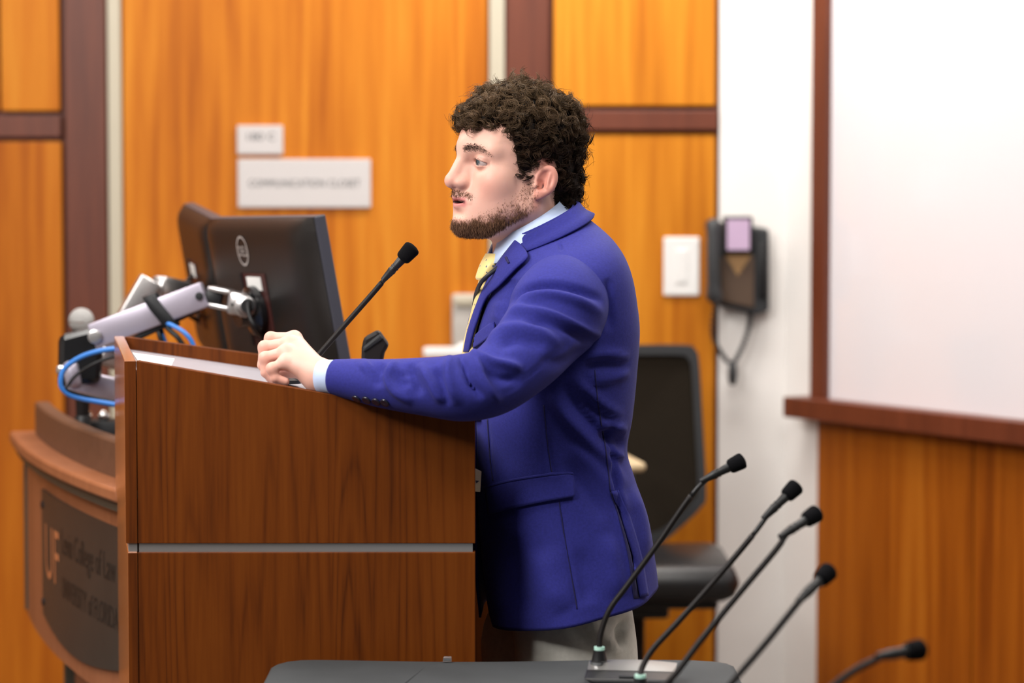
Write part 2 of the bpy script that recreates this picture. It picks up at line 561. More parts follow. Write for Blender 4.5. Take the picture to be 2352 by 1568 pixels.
# ------------------------------------------------------------------ wall phone
def wp(px, py, n): return Vector((WX(px), WY - n, WZ(py)))


ph = thing('wall_phone', 'dark grey corded phone hanging at the white wall corner', 'phone', (WX(1690), WY, WZ(720)))
MB().prism([wp(1640, 508, .002), wp(1762, 525, .002), wp(1764, 712, .002), wp(1735, 722, .002), wp(1655, 702, .002), wp(1632, 690, .002)], (0, -.055, 0)).build('base', M['phone'], ph, bevel=.008)
MB().prism([wp(1652, 590, .058), wp(1728, 588, .058), wp(1728, 705, .058), wp(1655, 690, .058)], (0, -.01, 0)).build('keypad', M['phone_brown'], ph, bevel=.003)
MB().prism([wp(1660, 583, .067), wp(1722, 583, .067), wp(1690, 632, .067)], (0, -.004, 0)).build('label_card', M['phone_tan'], ph)
MB().box(wp(1689, 538, .07), (WX(1722) - WX(1656), .05, WZ(497) - WZ(580)), bev=.006).build('display_housing', M['black'], ph, autosmooth=40)
MB().box(wp(1689, 538, .096), (WX(1714) - WX(1663), .004, WZ(503) - WZ(572))).build('screen', M['screen'], ph)
hs = [wp(1632, 505, .10), wp(1630, 530, .115), wp(1630, 600, .12), wp(1632, 660, .115), wp(1638, 690, .10)]
MB().tube(catmull(hs, 20), list(np.interp(np.linspace(0, 1, 20), [0, .12, .3, .7, .88, 1], [.012, .024, .018, .018, .026, .014])), 14).build('handset', M['phone'], ph, smooth=True)
MB().box(wp(1748, 620, .062), (WX(1760) - WX(1738), .012, .16), bev=.004).build('side_key_strip', M['black'], ph, autosmooth=40)
cord = catmull([wp(1640, 695, .07), wp(1634, 760, .06), wp(1652, 805, .05), wp(1678, 832, .05), wp(1700, 800, .05), wp(1718, 750, .04), wp(1722, 715, .04)], 160)
cp = []
for i, p in enumerate(cord):
    a = i * 1.3
    cp.append(Vector(p) + Vector((math.cos(a) * .006, math.sin(a) * .006, 0)))
MB().tube(cp, .0035, 6).build('coiled_cord', M['rubber'], ph, smooth=True)
MB().lathe(wp(1681, 826, .05), (0, 0, -1), [(0, .008), (.02, .013), (.05, .014), (.07, .008)], 14).build('cord_bundle', M['phone'], ph, smooth=True)

# ================================================================== office chair
def chair():
    yb, ys = 6.56, 6.28
    t = thing('office_chair', 'black mesh-back swivel chair standing behind the man', 'chair', (P(1430, 480, ys).x, ys, 0))
    # backrest outline, rounded, drawn at yb
    out = [(1235, 830), (1252, 806), (1290, 796), (1440, 793), (1575, 793), (1597, 803), (1606, 830), (1614, 960), (1622, 1130), (1610, 1165), (1570, 1205), (1520, 1243), (1440, 1258), (1340, 1250), (1290, 1215), (1250, 1170), (1238, 1130), (1232, 960)]
    pts = [P(x, y, yb + (y - 790) / 470 * -.10) for x, y in out]
    loop = catmull(pts + pts[:3], 110)[5:105]
    loop = [Vector(p) for p in catmull([*pts, pts[0]], 120)]
    c = sum(pts, Vector()) / len(pts)
    inner = [c + (p - c) * .90 for p in loop]
    fr = MB()
    n = len(loop)
    D = Vector((0, .028, 0))
    vs_ = [p for p in loop] + [p for p in inner] + [p + D for p in loop] + [p + D for p in inner]
    fs = []
    for i in range(n - 1):
        fs += [(i, i + 1, n + i + 1, n + i), (2 * n + i + 1, 2 * n + i, 3 * n + i, 3 * n + i + 1), (i + 1, i, 2 * n + i, 2 * n + i + 1), (n + i, n + i + 1, 3 * n + i + 1, 3 * n + i)]
    fr.add(vs_, fs).build('backrest_frame', M['rubber'], t, autosmooth=50)
    ms = MB()
    cc = c + Vector((0, .035, 0))
    ring = [p + Vector((0, .012, 0)) for p in inner]
    mid = [cc + (p - cc) * .5 for p in ring]
    m_ = len(ring)
    ms.add(ring + mid + [cc], [(i, i + 1, m_ + i + 1, m_ + i) for i in range(m_ - 1)] + [(m_ + i, m_ + i + 1, 2 * m_) for i in range(m_ - 1)])
    ms.build('backrest_mesh', M['meshback'], t, smooth=True)
    # seat
    sc = P(1462, 1335, ys); sc = Vector((sc.x, ys, .485))
    MB().box(sc, (.50, .48, .095), bev=.042).build('seat', M['leather'], t, autosmooth=60)
    MB().box(sc + Vector((0, .02, -.058)), (.40, .38, .03), bev=.01).build('seat_pan', M['black'], t, autosmooth=40)
    # spine from seat to back
    MB().tube(catmull([sc + Vector((0, .12, -.07)), sc + Vector((0, .27, -.05)), sc + Vector((0, .31, .10)), Vector((c.x, yb + .02, .75))], 14), .022, 10).build('back_support', M['black'], t, smooth=True)
    for s, pxa in ((-1, 1205), (1, 1446)):
        a = P(pxa, 1072, 6.12)
        MB().box((a.x, 6.22, a.z), (.085 if s < 0 else .05, .24, .026), Matrix.Rotation(.15 * s, 3, 'Z'), bev=.011).build('armrest', M['tan'], t, autosmooth=50)
        MB().tube([Vector((a.x, 6.24, a.z - .01)), Vector((a.x, 6.25, .56)), Vector((sc.x + .18 * s, 6.26, .43))], .018, 10).build('armrest_post', M['black'], t, smooth=True)
    b = Vector((sc.x, ys, 0))
    MB().box(b + Vector((0, 0, .40)), (.16, .2, .05), bev=.012).build('tilt_mechanism', M['black'], t, autosmooth=40)
    MB().lathe(b + Vector((0, 0, .08)), (0, 0, 1), [(0, .032), (.16, .032), (.165, .022), (.31, .022)], 20).build('gas_column', M['blackmetal'], t, autosmooth=40)
    st = MB()
    for k in range(5):
        a = k * 2 * math.pi / 5 + .3
        d = Vector((math.cos(a), math.sin(a), 0))
        st.tube([b + Vector((0, 0, .105)), b + d * .16 + Vector((0, 0, .10)), b + d * .30 + Vector((0, 0, .075))], [.028, .022, .016], 10)
    st.build('star_base', M['black'], t, smooth=True)
    for k in range(5):
        a = k * 2 * math.pi / 5 + .3
        d = Vector((math.cos(a), math.sin(a), 0)); q = Vector((-d.y, d.x, 0))
        MB().lathe(b + d * .30 + q * -.02 + Vector((0, 0, .029)), q, [(0, .024), (.004, .029), (.036, .029), (.04, .024)], 18).build('caster', M['rubber'], t, autosmooth=40)


chair()

# ================================================================== teaching desk with plaque
DA, DB = Vector((-1.135, 5.62, 0)), Vector((-.702, 4.47, 0))
DM = (DA + DB) / 2 + Vector((-.93, -.365, 0)) * .035


def dcurve(t, out=0.0, z=0.0):
    p = DA * (1 - t) ** 2 + (DM * 2 - (DA + DB) / 2) * 2 * t * (1 - t) + DB * t * t
    d = (DM * 2 - (DA + DB) / 2 - DA) * 2 * (1 - t) + (DB - (DM * 2 - (DA + DB) / 2)) * 2 * t
    nrm = Vector((d.y, -d.x, 0)).normalized()
    return p + nrm * out + Vector((0, 0, z))


def t_of_px(px):
    ts = np.linspace(0, 1, 400)
    xs = np.array([pix(dcurve(t, 0, .8))[0] for t in ts])
    return float(ts[np.argmin(abs(xs - px))])


def slab(t0, t1, o0, o1, z0, z1, n=40):
    """curved bar following the desk front"""
    m = MB(); v = []; f = []
    for i in range(n + 1):
        t = t0 + (t1 - t0) * i / n
        v += [dcurve(t, o0, z0), dcurve(t, o1, z0), dcurve(t, o1, z1), dcurve(t, o0, z1)]
    for i in range(n):
        a = i * 4
        for k in range(4):
            f.append((a + k, a + (k + 1) % 4, a + 4 + (k + 1) % 4, a + 4 + k))
    f += [(3, 2, 1, 0), tuple(n * 4 + k for k in range(4))]
    return m.add(v, f)


desk = thing('teaching_desk', 'curved wooden presenter desk with a dark plaque behind the lectern', 'desk', (-.6, 5.15, 0))
slab(0, 1, -.03, 0, .49, .885).build('front_apron', M['deskwood'], desk, autosmooth=40)
slab(-.02, 1, -.10, .035, .885, .912).build('front_ledge', M['deskwood'], desk, autosmooth=40, bevel=.006)
slab(-.02, 1, .0, .022, .866, .886).build('ledge_moulding', M['olive'], desk, autosmooth=40)
slab(.03, 1, -.055, -.02, .905, .985).build('raised_rim', M['deskrim'], desk, autosmooth=40, bevel=.006)
slab(.008, .030, -.005, .006, .50, .87, 4).build('edge_strip', M['olive'], desk)
slab(.17, 1, -.12, -.09, 0, .50).build('lower_panel', M['deskwood'], desk, autosmooth=40)
tp = t_of_px(100)
slab(.13, .17, -.13, -.07, 0, .49, 4).build('corner_post', M['olive'], desk)
# worktop and carcass behind the rim
top = [dcurve(t, -.05, .905) for t in np.linspace(.02, 1, 20)] + [Vector((-.18, 4.60, .905)), Vector((-.42, 5.85, .905))]
MB().prism(top, (0, 0, .03)).build('worktop', M['deskrim'], desk)
MB().hexa([Vector((-.72, 4.70, 0)), Vector((-.22, 4.76, 0)), Vector((-.45, 5.8, 0)), Vector((-.98, 5.6, 0))],
          [Vector((-.72, 4.70, .905)), Vector((-.22, 4.76, .905)), Vector((-.45, 5.8, .905)), Vector((-.98, 5.6, .905))]).build('carcass', M['deskwood'], desk)
# plaque
t0 = t_of_px(103)
t1 = t_of_px(288)
pv, pf = [], []
for i in range(41):
    s = i / 40; t = t0 + (t1 - t0) * s
    zb_ = .558 - .032 * math.sin(math.pi * min(1, s * 1.02))
    pv += [dcurve(t, .001, zb_), dcurve(t, .007, zb_), dcurve(t, .007, .828), dcurve(t, .001, .828)]
for i in range(40):
    for k in range(4):
        pf.append((i * 4 + k, i * 4 + (k + 1) % 4, i * 4 + 4 + (k + 1) % 4, i * 4 + 4 + k))
pf += [(3, 2, 1, 0), (160, 161, 162, 163)]
pl = MB().add(pv, pf).build('plaque', M['plaque'], desk, autosmooth=40)
for tt in (t0 + .012,):
    for z in (.795, .585):
        MB().lathe(dcurve(tt, .007, z), dcurve(tt, 1, 0) - dcurve(tt, 0, 0), [(0, .008), (.003, .008), (.004, .005)], 12).build('screw', M['black'], pl)


def desk_text(txt, pxa, pxb, zbase, h, m, name):
    V, F = text_mesh(txt, 1.0)
    V[:, 0] -= V[:, 0].min()
    w = V[:, 0].max()
    a, b = t_of_px(pxa), t_of_px(pxb)
    vv = [dcurve(a + (b - a) * v[0] / w, .0078, zbase + v[1] * h) for v in V]
    mesh_obj(name, vv, F, m, pl, smooth=False)


desk_text('UF', 112, 143, .648, .165, M['copper'], 'inlaid_letters')
desk_text('Levin College of Law', 149, 273, .722, .075, M['plaque_text'], 'lettering')
desk_text('UNIVERSITY of FLORIDA', 149, 279, .632, .062, M['plaque_text'], 'lettering')

# ------------------------------------------------------------------ monitors
def monitor(label, pa, pb, Ya, Yb, roll, tilt, drop, logo=True):
    """pa/pb: pixels of the far and near top corners of the back"""
    A, B = P(pa[0], pa[1], Ya), P(pb[0], pb[1], Yb)
    ux = (B - A); W = ux.length; ux.normalize()
    nh = Vector((ux.y, -ux.x, 0)).normalized()           # out of the back, towards the audience
    dn = (Vector((0, 0, -1)) - nh * math.tan(math.radians(tilt))).normalized()   # downwards along the back
    dn = (dn - ux * dn.dot(ux)).normalized()
    nb = ux.cross(dn).normalized()
    if nb.dot(nh) < 0: nb = -nb
    H = drop
    t = thing('computer_monitor', label, 'monitor', tuple(A + (B - A) * .5 + dn * H))

    def q(u, v, n): return A + ux * (u * W) + dn * (v * H) + nb * n
    # bezel slab
    MB().hexa([q(0, 1, -.024), q(1, 1, -.024), q(1, 1, 0), q(0, 1, 0)], [q(0, 0, -.024), q(1, 0, -.024), q(1, 0, 0), q(0, 0, 0)]).build('bezel', M['monitor_edge'], t, bevel=.003)
    MB().hexa([q(.02, .97, -.026), q(.98, .97, -.026), q(.98, .97, -.022), q(.02, .97, -.022)], [q(.02, .03, -.026), q(.98, .03, -.026), q(.98, .03, -.022), q(.02, .03, -.022)]).build('screen', M['panel_glass'], t)
    # bulged rear shell
    v, f = [], []
    nu, nv = 30, 24
    for i in range(nv + 1):
        for j in range(nu + 1):
            u, w = j / nu, i / nv
            eu = min(u, 1 - u) / .16; ew = min(w, 1 - w) / .12
            b = .028 * (1 - (1 - min(eu, 1)) ** 2) ** .5 * (1 - (1 - min(ew, 1)) ** 2) ** .5 + .001
            if .09 < w < .115 and .05 < u < .93: b -= .004
            v.append(q(.005 + .99 * u, .005 + .99 * w, b))
    for i in range(nv):
        for j in range(nu):
            a = i * (nu + 1) + j
            f.append((a, a + 1, a + nu + 2, a + nu + 1))
    MB().add(v, f).build('rear_shell', M['monitor'], t, smooth=True)
    if logo:
        lo = MB()
        ce = (.42, .185)
        r1u, r1v = .026 / W * 1.05, .032 / H * .95
        n = 40; vs_, fs = [], []
        for k in range(n):
            a = 2 * math.pi * k / n
            for s in (1.0, .86):
                vs_.append(q(ce[0] + r1u * s * math.cos(a), ce[1] + r1v * s * math.sin(a), .0305))
        for k in range(n):
            a = 2 * k; b = 2 * ((k + 1) % n)
            fs.append((a, b, b + 1, a + 1))
        V, F = text_mesh('DELL', 1.0)
        V[:, 0] -= V[:, 0].mean(); V[:, 1] -= .36
        k = .047 / (V[:, 0].max() - V[:, 0].min())
        o = len(vs_)
        vs_ += [q(ce[0] + x * k / W, ce[1] - y * k * 1.35 / H, .0305) for x, y, z in V]
        fs += [tuple(i + o for i in ff) for ff in F]
        MB().add(vs_, fs).build('logo', M['logo'], t, recalc=False)
    # recess plate with mount
    MB().hexa([q(.37, .76, .026), q(.59, .76, .026), q(.59, .76, .031), q(.37, .76, .031)], [q(.37, .32, .026), q(.59, .32, .026), q(.59, .32, .031), q(.37, .32, .031)]).build('mount_recess', M['maroon'], t)
    MB().hexa([q(.355, .76, .026), q(.38, .76, .026), q(.38, .76, .034), q(.355, .76, .034)], [q(.355, .32, .026), q(.38, .32, .026), q(.38, .32, .034), q(.355, .32, .034)]).build('recess_lip', M['black'], t)
    MB().hexa([q(.42, .42, .031), q(.55, .42, .031), q(.55, .42, .033), q(.42, .42, .033)], [q(.42, .34, .031), q(.55, .34, .031), q(.55, .34, .033), q(.42, .34, .033)]).build('sticker', M['paper'], t)
    MB().tube(catmull([q(.49, .41, .034), q(.53, .46, .06), q(.58, .54, .075), q(.60, .62, .07), q(.54, .70, .045), q(.48, .68, .035)], 24), .0045, 8).build('cable', M['black'], t, smooth=True)
    vent = MB()
    for k in range(2):
        u = .40 + k * .10
        vent.hexa([q(u, .985, .02), q(u + .05, .985, .02), q(u + .05, .985, .031), q(u, .985, .031)], [q(u, .92, .02), q(u + .05, .92, .02), q(u + .05, .92, .031), q(u, .92, .031)])
    vent.build('port_cover', M['black'], t)
    return t, q


mon1, q1 = monitor('dark grey monitor seen from behind, nearer of the two over the desk', (480, 501), (722, 497), 5.02, 4.56, 0, 10.5, .335)
mon2, q2 = monitor('monitor seen nearly edge-on, farther left of the two over the desk', (421, 468), (490, 503), 5.52, 5.10, 0, 10.0, .335, logo=False)

# ------------------------------------------------------------------ monitor arms
def bar(m, a, b, w, h, bev=.006, upv=Vector((0, 0, 1))):
    """box-section bar from a to b; h is its height in the upright plane"""
    a, b = Vector(a), Vector(b)
    x = (b - a); L = x.length; x.normalize()
    y = upv.cross(x).normalized(); z = x.cross(y)
    R = Matrix((x, y, z)).transposed()
    return m.box((a + b) / 2, (L, w, h), R, bev)


arm = thing('monitor_arm', 'silver articulated monitor arm holding the nearer monitor', 'monitor arm', tuple(P(190, 940, 4.95)))
J = P(188, 815, 4.82)
mnt = q1(.47, .54, .075)
E0, E1 = P(222, 770, 4.80), P(470, 676, 4.80)
bar(MB(), E0 + (E0 - E1) * .03, E1 + (E1 - E0) * .01, .045, .052, .0035).build('upper_arm', M['alu_purple'], arm, autosmooth=50)
bar(MB(), E0 + Vector((.03, 0, -.028)), E1 + Vector((-.01, 0, -.028)), .03, .012, .003).build('arm_channel', M['black'], arm, autosmooth=40)
MB().lathe(P(218, 773, 4.772), (0, -1, 0), [(0, .014), (.002, .014), (.003, .010), (.004, .010), (.0045, .004)], 24).build('pivot_bolt', M['alu'], arm, autosmooth=40)
MB().lathe(P(458, 680, 4.775), (0, -1, 0), [(0, .008), (.003, .008), (.004, .004)], 16).build('pivot_screw', M['rubber'], arm, autosmooth=40)
MB().hexa([P(132, 893, 4.79), P(232, 880, 4.79), P(232, 880, 4.89), P(132, 893, 4.89)], [P(134, 770, 4.79), P(240, 742, 4.79), P(240, 742, 4.89), P(134, 770, 4.89)]).build('elbow_housing', M['blackgloss'], arm, bevel=.012)
MB().hexa([P(128, 860, 4.785), P(168, 860, 4.785), P(168, 860, 4.895), P(128, 860, 4.895)], [P(129, 838, 4.785), P(168, 838, 4.785), P(168, 838, 4.895), P(129, 838, 4.895)]).build('elbow_band', M['alu'], arm, bevel=.006)
bar(MB(), P(150, 872, 4.80), P(300, 905, 4.88), .05, .052, .012).build('lower_arm', M['alu_purple'], arm, autosmooth=50)
bar(MB(), P(150, 862, 4.80), P(186, 855, 4.80), .05, .055, .012).build('lower_arm_knuckle', M['alu_purple'], arm, autosmooth=50)
bar(MB(), P(150, 898, 4.80), P(300, 930, 4.88), .03, .012, .003).build('lower_channel', M['black'], arm, autosmooth=40)
MB().lathe(Vector((P(330, 905, 4.88).x, 4.89, .92)), (0, 0, 1), [(0, .06), (.012, .06), (.014, .03), (.17, .03)], 24).build('desk_clamp_post', M['alu'], arm, autosmooth=40)
bar(MB(), P(472, 682, 4.80), P(510, 690, 4.80), .03, .035, .006).build('wrist_joint', M['black'], arm, autosmooth=40)
lk = MB()
for dz in (.019, -.014):
    bar(lk, P(482, 683, 4.80) + Vector((0, 0, dz)), P(535, 694, 4.79) + Vector((0, 0, dz)), .034, .010, .003)
bar(lk, P(525, 694, 4.79), P(566, 700, 4.785), .036, .047, .009)
lk.lathe(P(567, 702, 4.80), (0, -1, 0), [(0, .022), (.04, .022), (.043, .018)], 24)
lk.build('wrist_link', M['alu'], arm, autosmooth=45)
MB().lathe(P(569, 702, 4.756), (0, -1, 0), [(0, .014), (.002, .014)], 20).build('link_cap', M['black'], arm)
MB().tube([P(570, 702, 4.79), mnt * .5 + P(570, 702, 4.79) * .5, mnt], [.02, .024, .028], 14).build('tilt_head', M['black'], arm, smooth=True)
MB().lathe(q1(.47, .54, .033), q1(.47, .54, 1) - q1(.47, .54, 0), [(0, .05), (.012, .05), (.02, .03), (.045, .026)], 24).build('mount_plate', M['blackgloss'], arm, autosmooth=40)
# strap around the upper arm
stc = E0.lerp(E1, .60); ax = (E1 - E0).normalized()
nx = Vector((0, 1, 0)); nz = ax.cross(nx) * -1
loop = []
for k in range(25):
    a = 2 * math.pi * k / 24
    ca, sa = math.cos(a), math.sin(a)
    r = 1 / max(abs(ca) / .028, abs(sa) / .034) * .6 + .4 * .036
    loop.append(stc + nx * ca * r * .95 + nz * sa * r * 1.12 + ax * (.012 * sa))
sv, sf = [], []
for p in loop:
    sv += [p - ax * .013, p + ax * .013]
for k in range(24):
    sf.append((2 * k, 2 * k + 1, 2 * k + 3, 2 * k + 2))
so = MB().add(sv, sf).build('cable_strap', M['rubber'], arm, smooth=True)
sm = so.modifiers.new('thick', 'SOLIDIFY'); sm.thickness = .003

arm2 = thing('monitor_arm', 'paler silver monitor arm rising behind the nearer arm to the farther monitor', 'monitor arm', tuple(P(250, 940, 5.3)))
bar(MB(), P(252, 800, 5.10), P(346, 641, 5.12), .05, .046, .003).build('upper_arm', M['alu'], arm2, autosmooth=50)
bar(MB(), P(358, 655, 5.14), P(432, 672, 5.22), .04, .045, .01).build('wrist_link', M['alu'], arm2, autosmooth=50)
MB().tube([P(430, 672, 5.22), q2(.5, .55, .06), q2(.5, .55, .03)], .02, 12).build('tilt_head', M['black'], arm2, smooth=True)
bar(MB(), P(222, 808, 5.10), P(330, 840, 5.16), .05, .05, .01).build('lower_arm', M['alu'], arm2, autosmooth=50)
MB().lathe(Vector((P(330, 880, 5.16).x, 5.18, .92)), (0, 0, 1), [(0, .05), (.012, .05), (.014, .025), (.22, .025)], 24).build('desk_clamp_post', M['alu'], arm2, autosmooth=40)


def cable(label, pts, r, m, name='cable', cat='cable'):
    o = MB().tube(catmull([tuple(p) for p in pts], 60), r, 8).build(name, m, smooth=True)
    return tag(o, label, cat)


cable('bright blue cable looping round the black arm joint at left', [P(330, 800, 4.70), P(252, 802, 4.72), P(190, 818, 4.735), P(150, 845, 4.74), P(139, 875, 4.74), P(148, 898, 4.745), P(185, 915, 4.76), P(300, 935, 4.80)], .0052, M['blue_cable'])
cable('thin black cable sagging under the left arm joint', [P(330, 805, 4.73), P(250, 822, 4.74), P(190, 850, 4.745), P(160, 880, 4.745), P(165, 900, 4.75), P(300, 930, 4.81)], .003, M['black'])
cable('blue cable arching down from the strap to the lectern', [P(372, 738, 4.79), P(395, 747, 4.77), P(425, 765, 4.76), P(445, 795, 4.76), P(452, 850, 4.76), P(455, 925, 4.80)], .0048, M['blue_cable'])
cable('short blue cable hanging close below the strap', [P(366, 742, 4.81), P(375, 775, 4.80), P(384, 800, 4.80), P(392, 860, 4.80), P(400, 925, 4.82)], .0048, M['blue_cable'])
cable('thick black cable slanting down below the strap', [P(374, 742, 4.785), P(392, 760, 4.78), P(412, 780, 4.775), P(430, 820, 4.78), P(440, 925, 4.82)], .0055, M['black'])
cable('black cable beside the short blue cable below the strap', [P(360, 742, 4.80), P(366, 770, 4.79), P(376, 800, 4.79), P(380, 850, 4.79), P(385, 925, 4.82)], .005, M['black'])

# ------------------------------------------------------------------ handheld microphone on a stand
hy = 5.14
hm = thing('handheld_microphone', 'upright black handheld microphone with a silver ball grille on the desk', 'microphone', tuple(P(188, 945, hy)))
MB().sphere(P(187, 736, hy), .0272, 24, 16).build('ball_grille', M['grille'], hm, smooth=True)
MB().lathe(P(187, 738, hy), (0, 0, 1), [(-.002, .0270), (.004, .0270)], 24).build('grille_band', M['chrome'], hm, smooth=True)
z0 = .936; zt = P(187, 757, hy).z
MB().lathe(Vector((P(188, 760, hy).x, hy, z0)), (0, 0, 1), [(.03, .012), (.05, .014), (zt - z0 - .02, .019), (zt - z0, .022)], 20).build('body', M['blackmetal'], hm, autosmooth=40)
MB().lathe(Vector((P(188, 760, hy).x, hy, z0)), (0, 0, 1), [(0, .024), (.008, .024), (.012, .018), (.05, .018), (.055, .015)], 24).build('holder_base', M['black'], hm, autosmooth=40)
gd = thing('control_box', 'small dark control box with two chrome knobs beside the handheld microphone', 'control box', tuple(P(220, 955, 5.2)))
gc = P(222, 962, 5.16)
MB().box(Vector((gc.x + .035, 5.22, .955)), (.13, .09, .04), bev=.006).build('case', M['rubber'], gd, autosmooth=40)
for px in (198, 238):
    MB().sphere(Vector((P(px, 943, 5.20).x, 5.20, .985)), .0135, 16, 10).build('knob', M['chrome'], gd, smooth=True)

# ================================================================== lectern
LY = 3.72                      # near side panel
LB = 4.42                      # far side panel
lec = thing('lectern', 'dark cherry wood lectern with an aluminium groove, the man leans on it', 'lectern', tuple(P(700, 1500, LY).xy) + (0,))
lx = lambda px: P(px, 800, LY).x
GZ1, GZ0 = P(700, 1248, LY).z, P(700, 1268, LY).z
zf, zb = P(312, 828, LY).z, P(1091, 962, LY).z
x0, x1 = lx(313), lx(1091)
T = .02
SKX = -.130                    # how far the front runs leftwards over the lectern width


def side_panel(y, xs, name):
    x1e = x1 if xs == 0 else P(1140, 800, LB).x
    MB().prism([Vector((xs + x0, y, GZ1)), Vector((x1e, y, GZ1)), Vector((x1e, y, zb)), Vector((xs + x0, y, zf))], (0, T, 0)).build(name, M['cherry'], lec, bevel=.0012)
    MB().prism([Vector((xs + x0, y, 0.03)), Vector((x1e, y, 0.03)), Vector((x1e, y, GZ0)), Vector((xs + x0, y, GZ0))], (0, T, 0)).build(name, M['cherry'], lec, bevel=.0012)
    MB().prism([Vector((xs + x0 + .001, y + .004, GZ0)), Vector((x1e - .004, y + .004, GZ0)), Vector((x1e - .004, y + .004, GZ1)), Vector((xs + x0 + .001, y + .004, GZ1))], (0, T - .006, 0)).build('groove_strip', M['alu'], lec)


side_panel(LY, 0, 'side_panel')
side_panel(LB, SKX, 'side_panel')
# front panel (skewed), in two boards along its top
xe = lx(285)
sk = SKX / (LB - LY)
fw = x0 - .0006 - xe


def front(y0, y1, z0, z1, name, m, inset=0.0, thick=fw):
    a0, a1 = xe + sk * (y0 - LY) + inset, xe + sk * (y1 - LY) + inset
    MB().hexa([Vector((a0, y0, z0)), Vector((a0 + thick - inset, y0, z0)), Vector((a1 + thick - inset, y1, z0)), Vector((a1, y1, z0))],
              [Vector((a0, y0, z1)), Vector((a0 + thick - inset, y0, z1)), Vector((a1 + thick - inset, y1, z1)), Vector((a1, y1, z1))]).build(name, m, lec, bevel=.0012)


ym = (LY + LB) / 2 - .02
front(LY, ym - .0008, GZ1, zf, 'front_board', M['cherry_front'])
front(ym + .0008, LB + T, GZ1, zf, 'front_board', M['cherry_front'])
front(LY, LB + T, .03, GZ0, 'front_board', M['cherry_front'], .003)
front(LY + .003, LB, GZ0, GZ1, 'groove_strip', M['alu'], .004)
# thin cherry edge return on the near corner so the end grain reads dark
MB().box((xe + fw / 2, LY - .0006, (GZ1 + zf) / 2), (fw - .001, .0016, zf - GZ1 - .002)).build('corner_edge', M['cherry'], lec)
MB().box((xe + fw / 2 + .0015, LY - .0006, (GZ0 + .03) / 2), (fw - .004, .0016, GZ0 - .032)).build('corner_edge', M['cherry'], lec)
# reading surface
rz0, rz1 = zf - .022, zb - .020
MB().hexa([Vector((x0, LY + T, rz0 - .018)), Vector((x1 - .01, LY + T, rz1 - .018)), Vector((x1 - .01 + SKX * .3, LB, rz1 - .018)), Vector((x0 + SKX, LB, rz0 - .018))],
          [Vector((x0, LY + T, rz0)), Vector((x1 - .01, LY + T, rz1)), Vector((x1 - .01 + SKX * .3, LB, rz1)), Vector((x0 + SKX, LB, rz0))]).build('reading_surface', M['lilac'], lec)
MB().hexa([Vector((x0, LY + T, .45)), Vector((x1 - .06, LY + T, .45)), Vector((x1 - .06 + SKX * .3, LB, .45)), Vector((x0 + SKX, LB, .45))],
          [Vector((x0, LY + T, .47)), Vector((x1 - .06, LY + T, .47)), Vector((x1 - .06 + SKX * .3, LB, .47)), Vector((x0 + SKX, LB, .47))]).build('shelf', M['cherry'], lec)
MB().hexa([Vector((x0, LY + T, .03)), Vector((x1 - .01, LY + T, .03)), Vector((x1 - .01 + SKX * .3, LB, .03)), Vector((x0 + SKX, LB, .03))],
          [Vector((x0, LY + T, .05)), Vector((x1 - .01, LY + T, .05)), Vector((x1 - .01 + SKX * .3, LB, .05)), Vector((x0 + SKX, LB, .05))]).build('bottom_board', M['cherry'], lec)
for (fx, fy) in ((x0 + .03, LY + .03), (x1 - .03, LY + .03), (x0 + SKX + .05, LB - .02), (x1 - .06, LB - .02)):
    MB().lathe((fx, fy, 0), (0, 0, 1), [(0, .022), (.03, .022)], 16).build('foot', M['black'], lec)


def on_desk(px, py, lift=0.0):
    """pixel -> point on the sloping reading surface"""
    a = Vector((x0, LY, rz0 + lift)); b = Vector((x1 - .01, LY, rz1 + lift)); c = Vector((x0, LB, rz0 + lift))
    n = (b - a).cross(c - a)
    d = ray(px, py)
    return CAMP + d * ((a - CAMP).dot(n) / d.dot(n))


def desk_at(x, y, lift=0.0):
    return Vector((x, y, rz0 + (rz1 - rz0) * (x - x0) / (x1 - .01 - x0) + lift))


pd, pc = on_desk(304, 812, .0015), on_desk(401, 826, .0015)
pa, pb = pd + (desk_at(x0 + .01, LY + .03, .0015) - pd), desk_at(pc.x + .035, LY + .03, .0015)
pp = MB().hexa([pa, pb, pc, pd], [p + Vector((0, 0, .002)) for p in (pa, pb, pc, pd)]).build('paper_sheet', M['paper'])
tag(pp, 'white paper sheet at the front corner of the lectern surface', 'paper')
# card sticking out at the open back of the lectern
cd = thing('card_block', 'small tan card with a dark mark poking out behind the lectern edge', 'card', tuple(P(1097, 1130, 3.77)))
ca, cb = P(1085, 1074, 3.77), P(1104, 1080, 3.79)
MB().hexa([P(1080, 1128, 3.77), P(1103, 1130, 3.80), P(1103, 1130, 3.82), P(1080, 1128, 3.80)], [P(1080, 1070, 3.77), P(1106, 1082, 3.80), P(1106, 1082, 3.82), P(1080, 1070, 3.80)]).build('card_body', M['tan'], cd, bevel=.001)
MB().add([P(1092, 1103, 3.776), P(1101, 1104, 3.79), P(1094, 1110, 3.778)], [(0, 1, 2)]).build('mark', M['plaque_text'], cd, recalc=False)

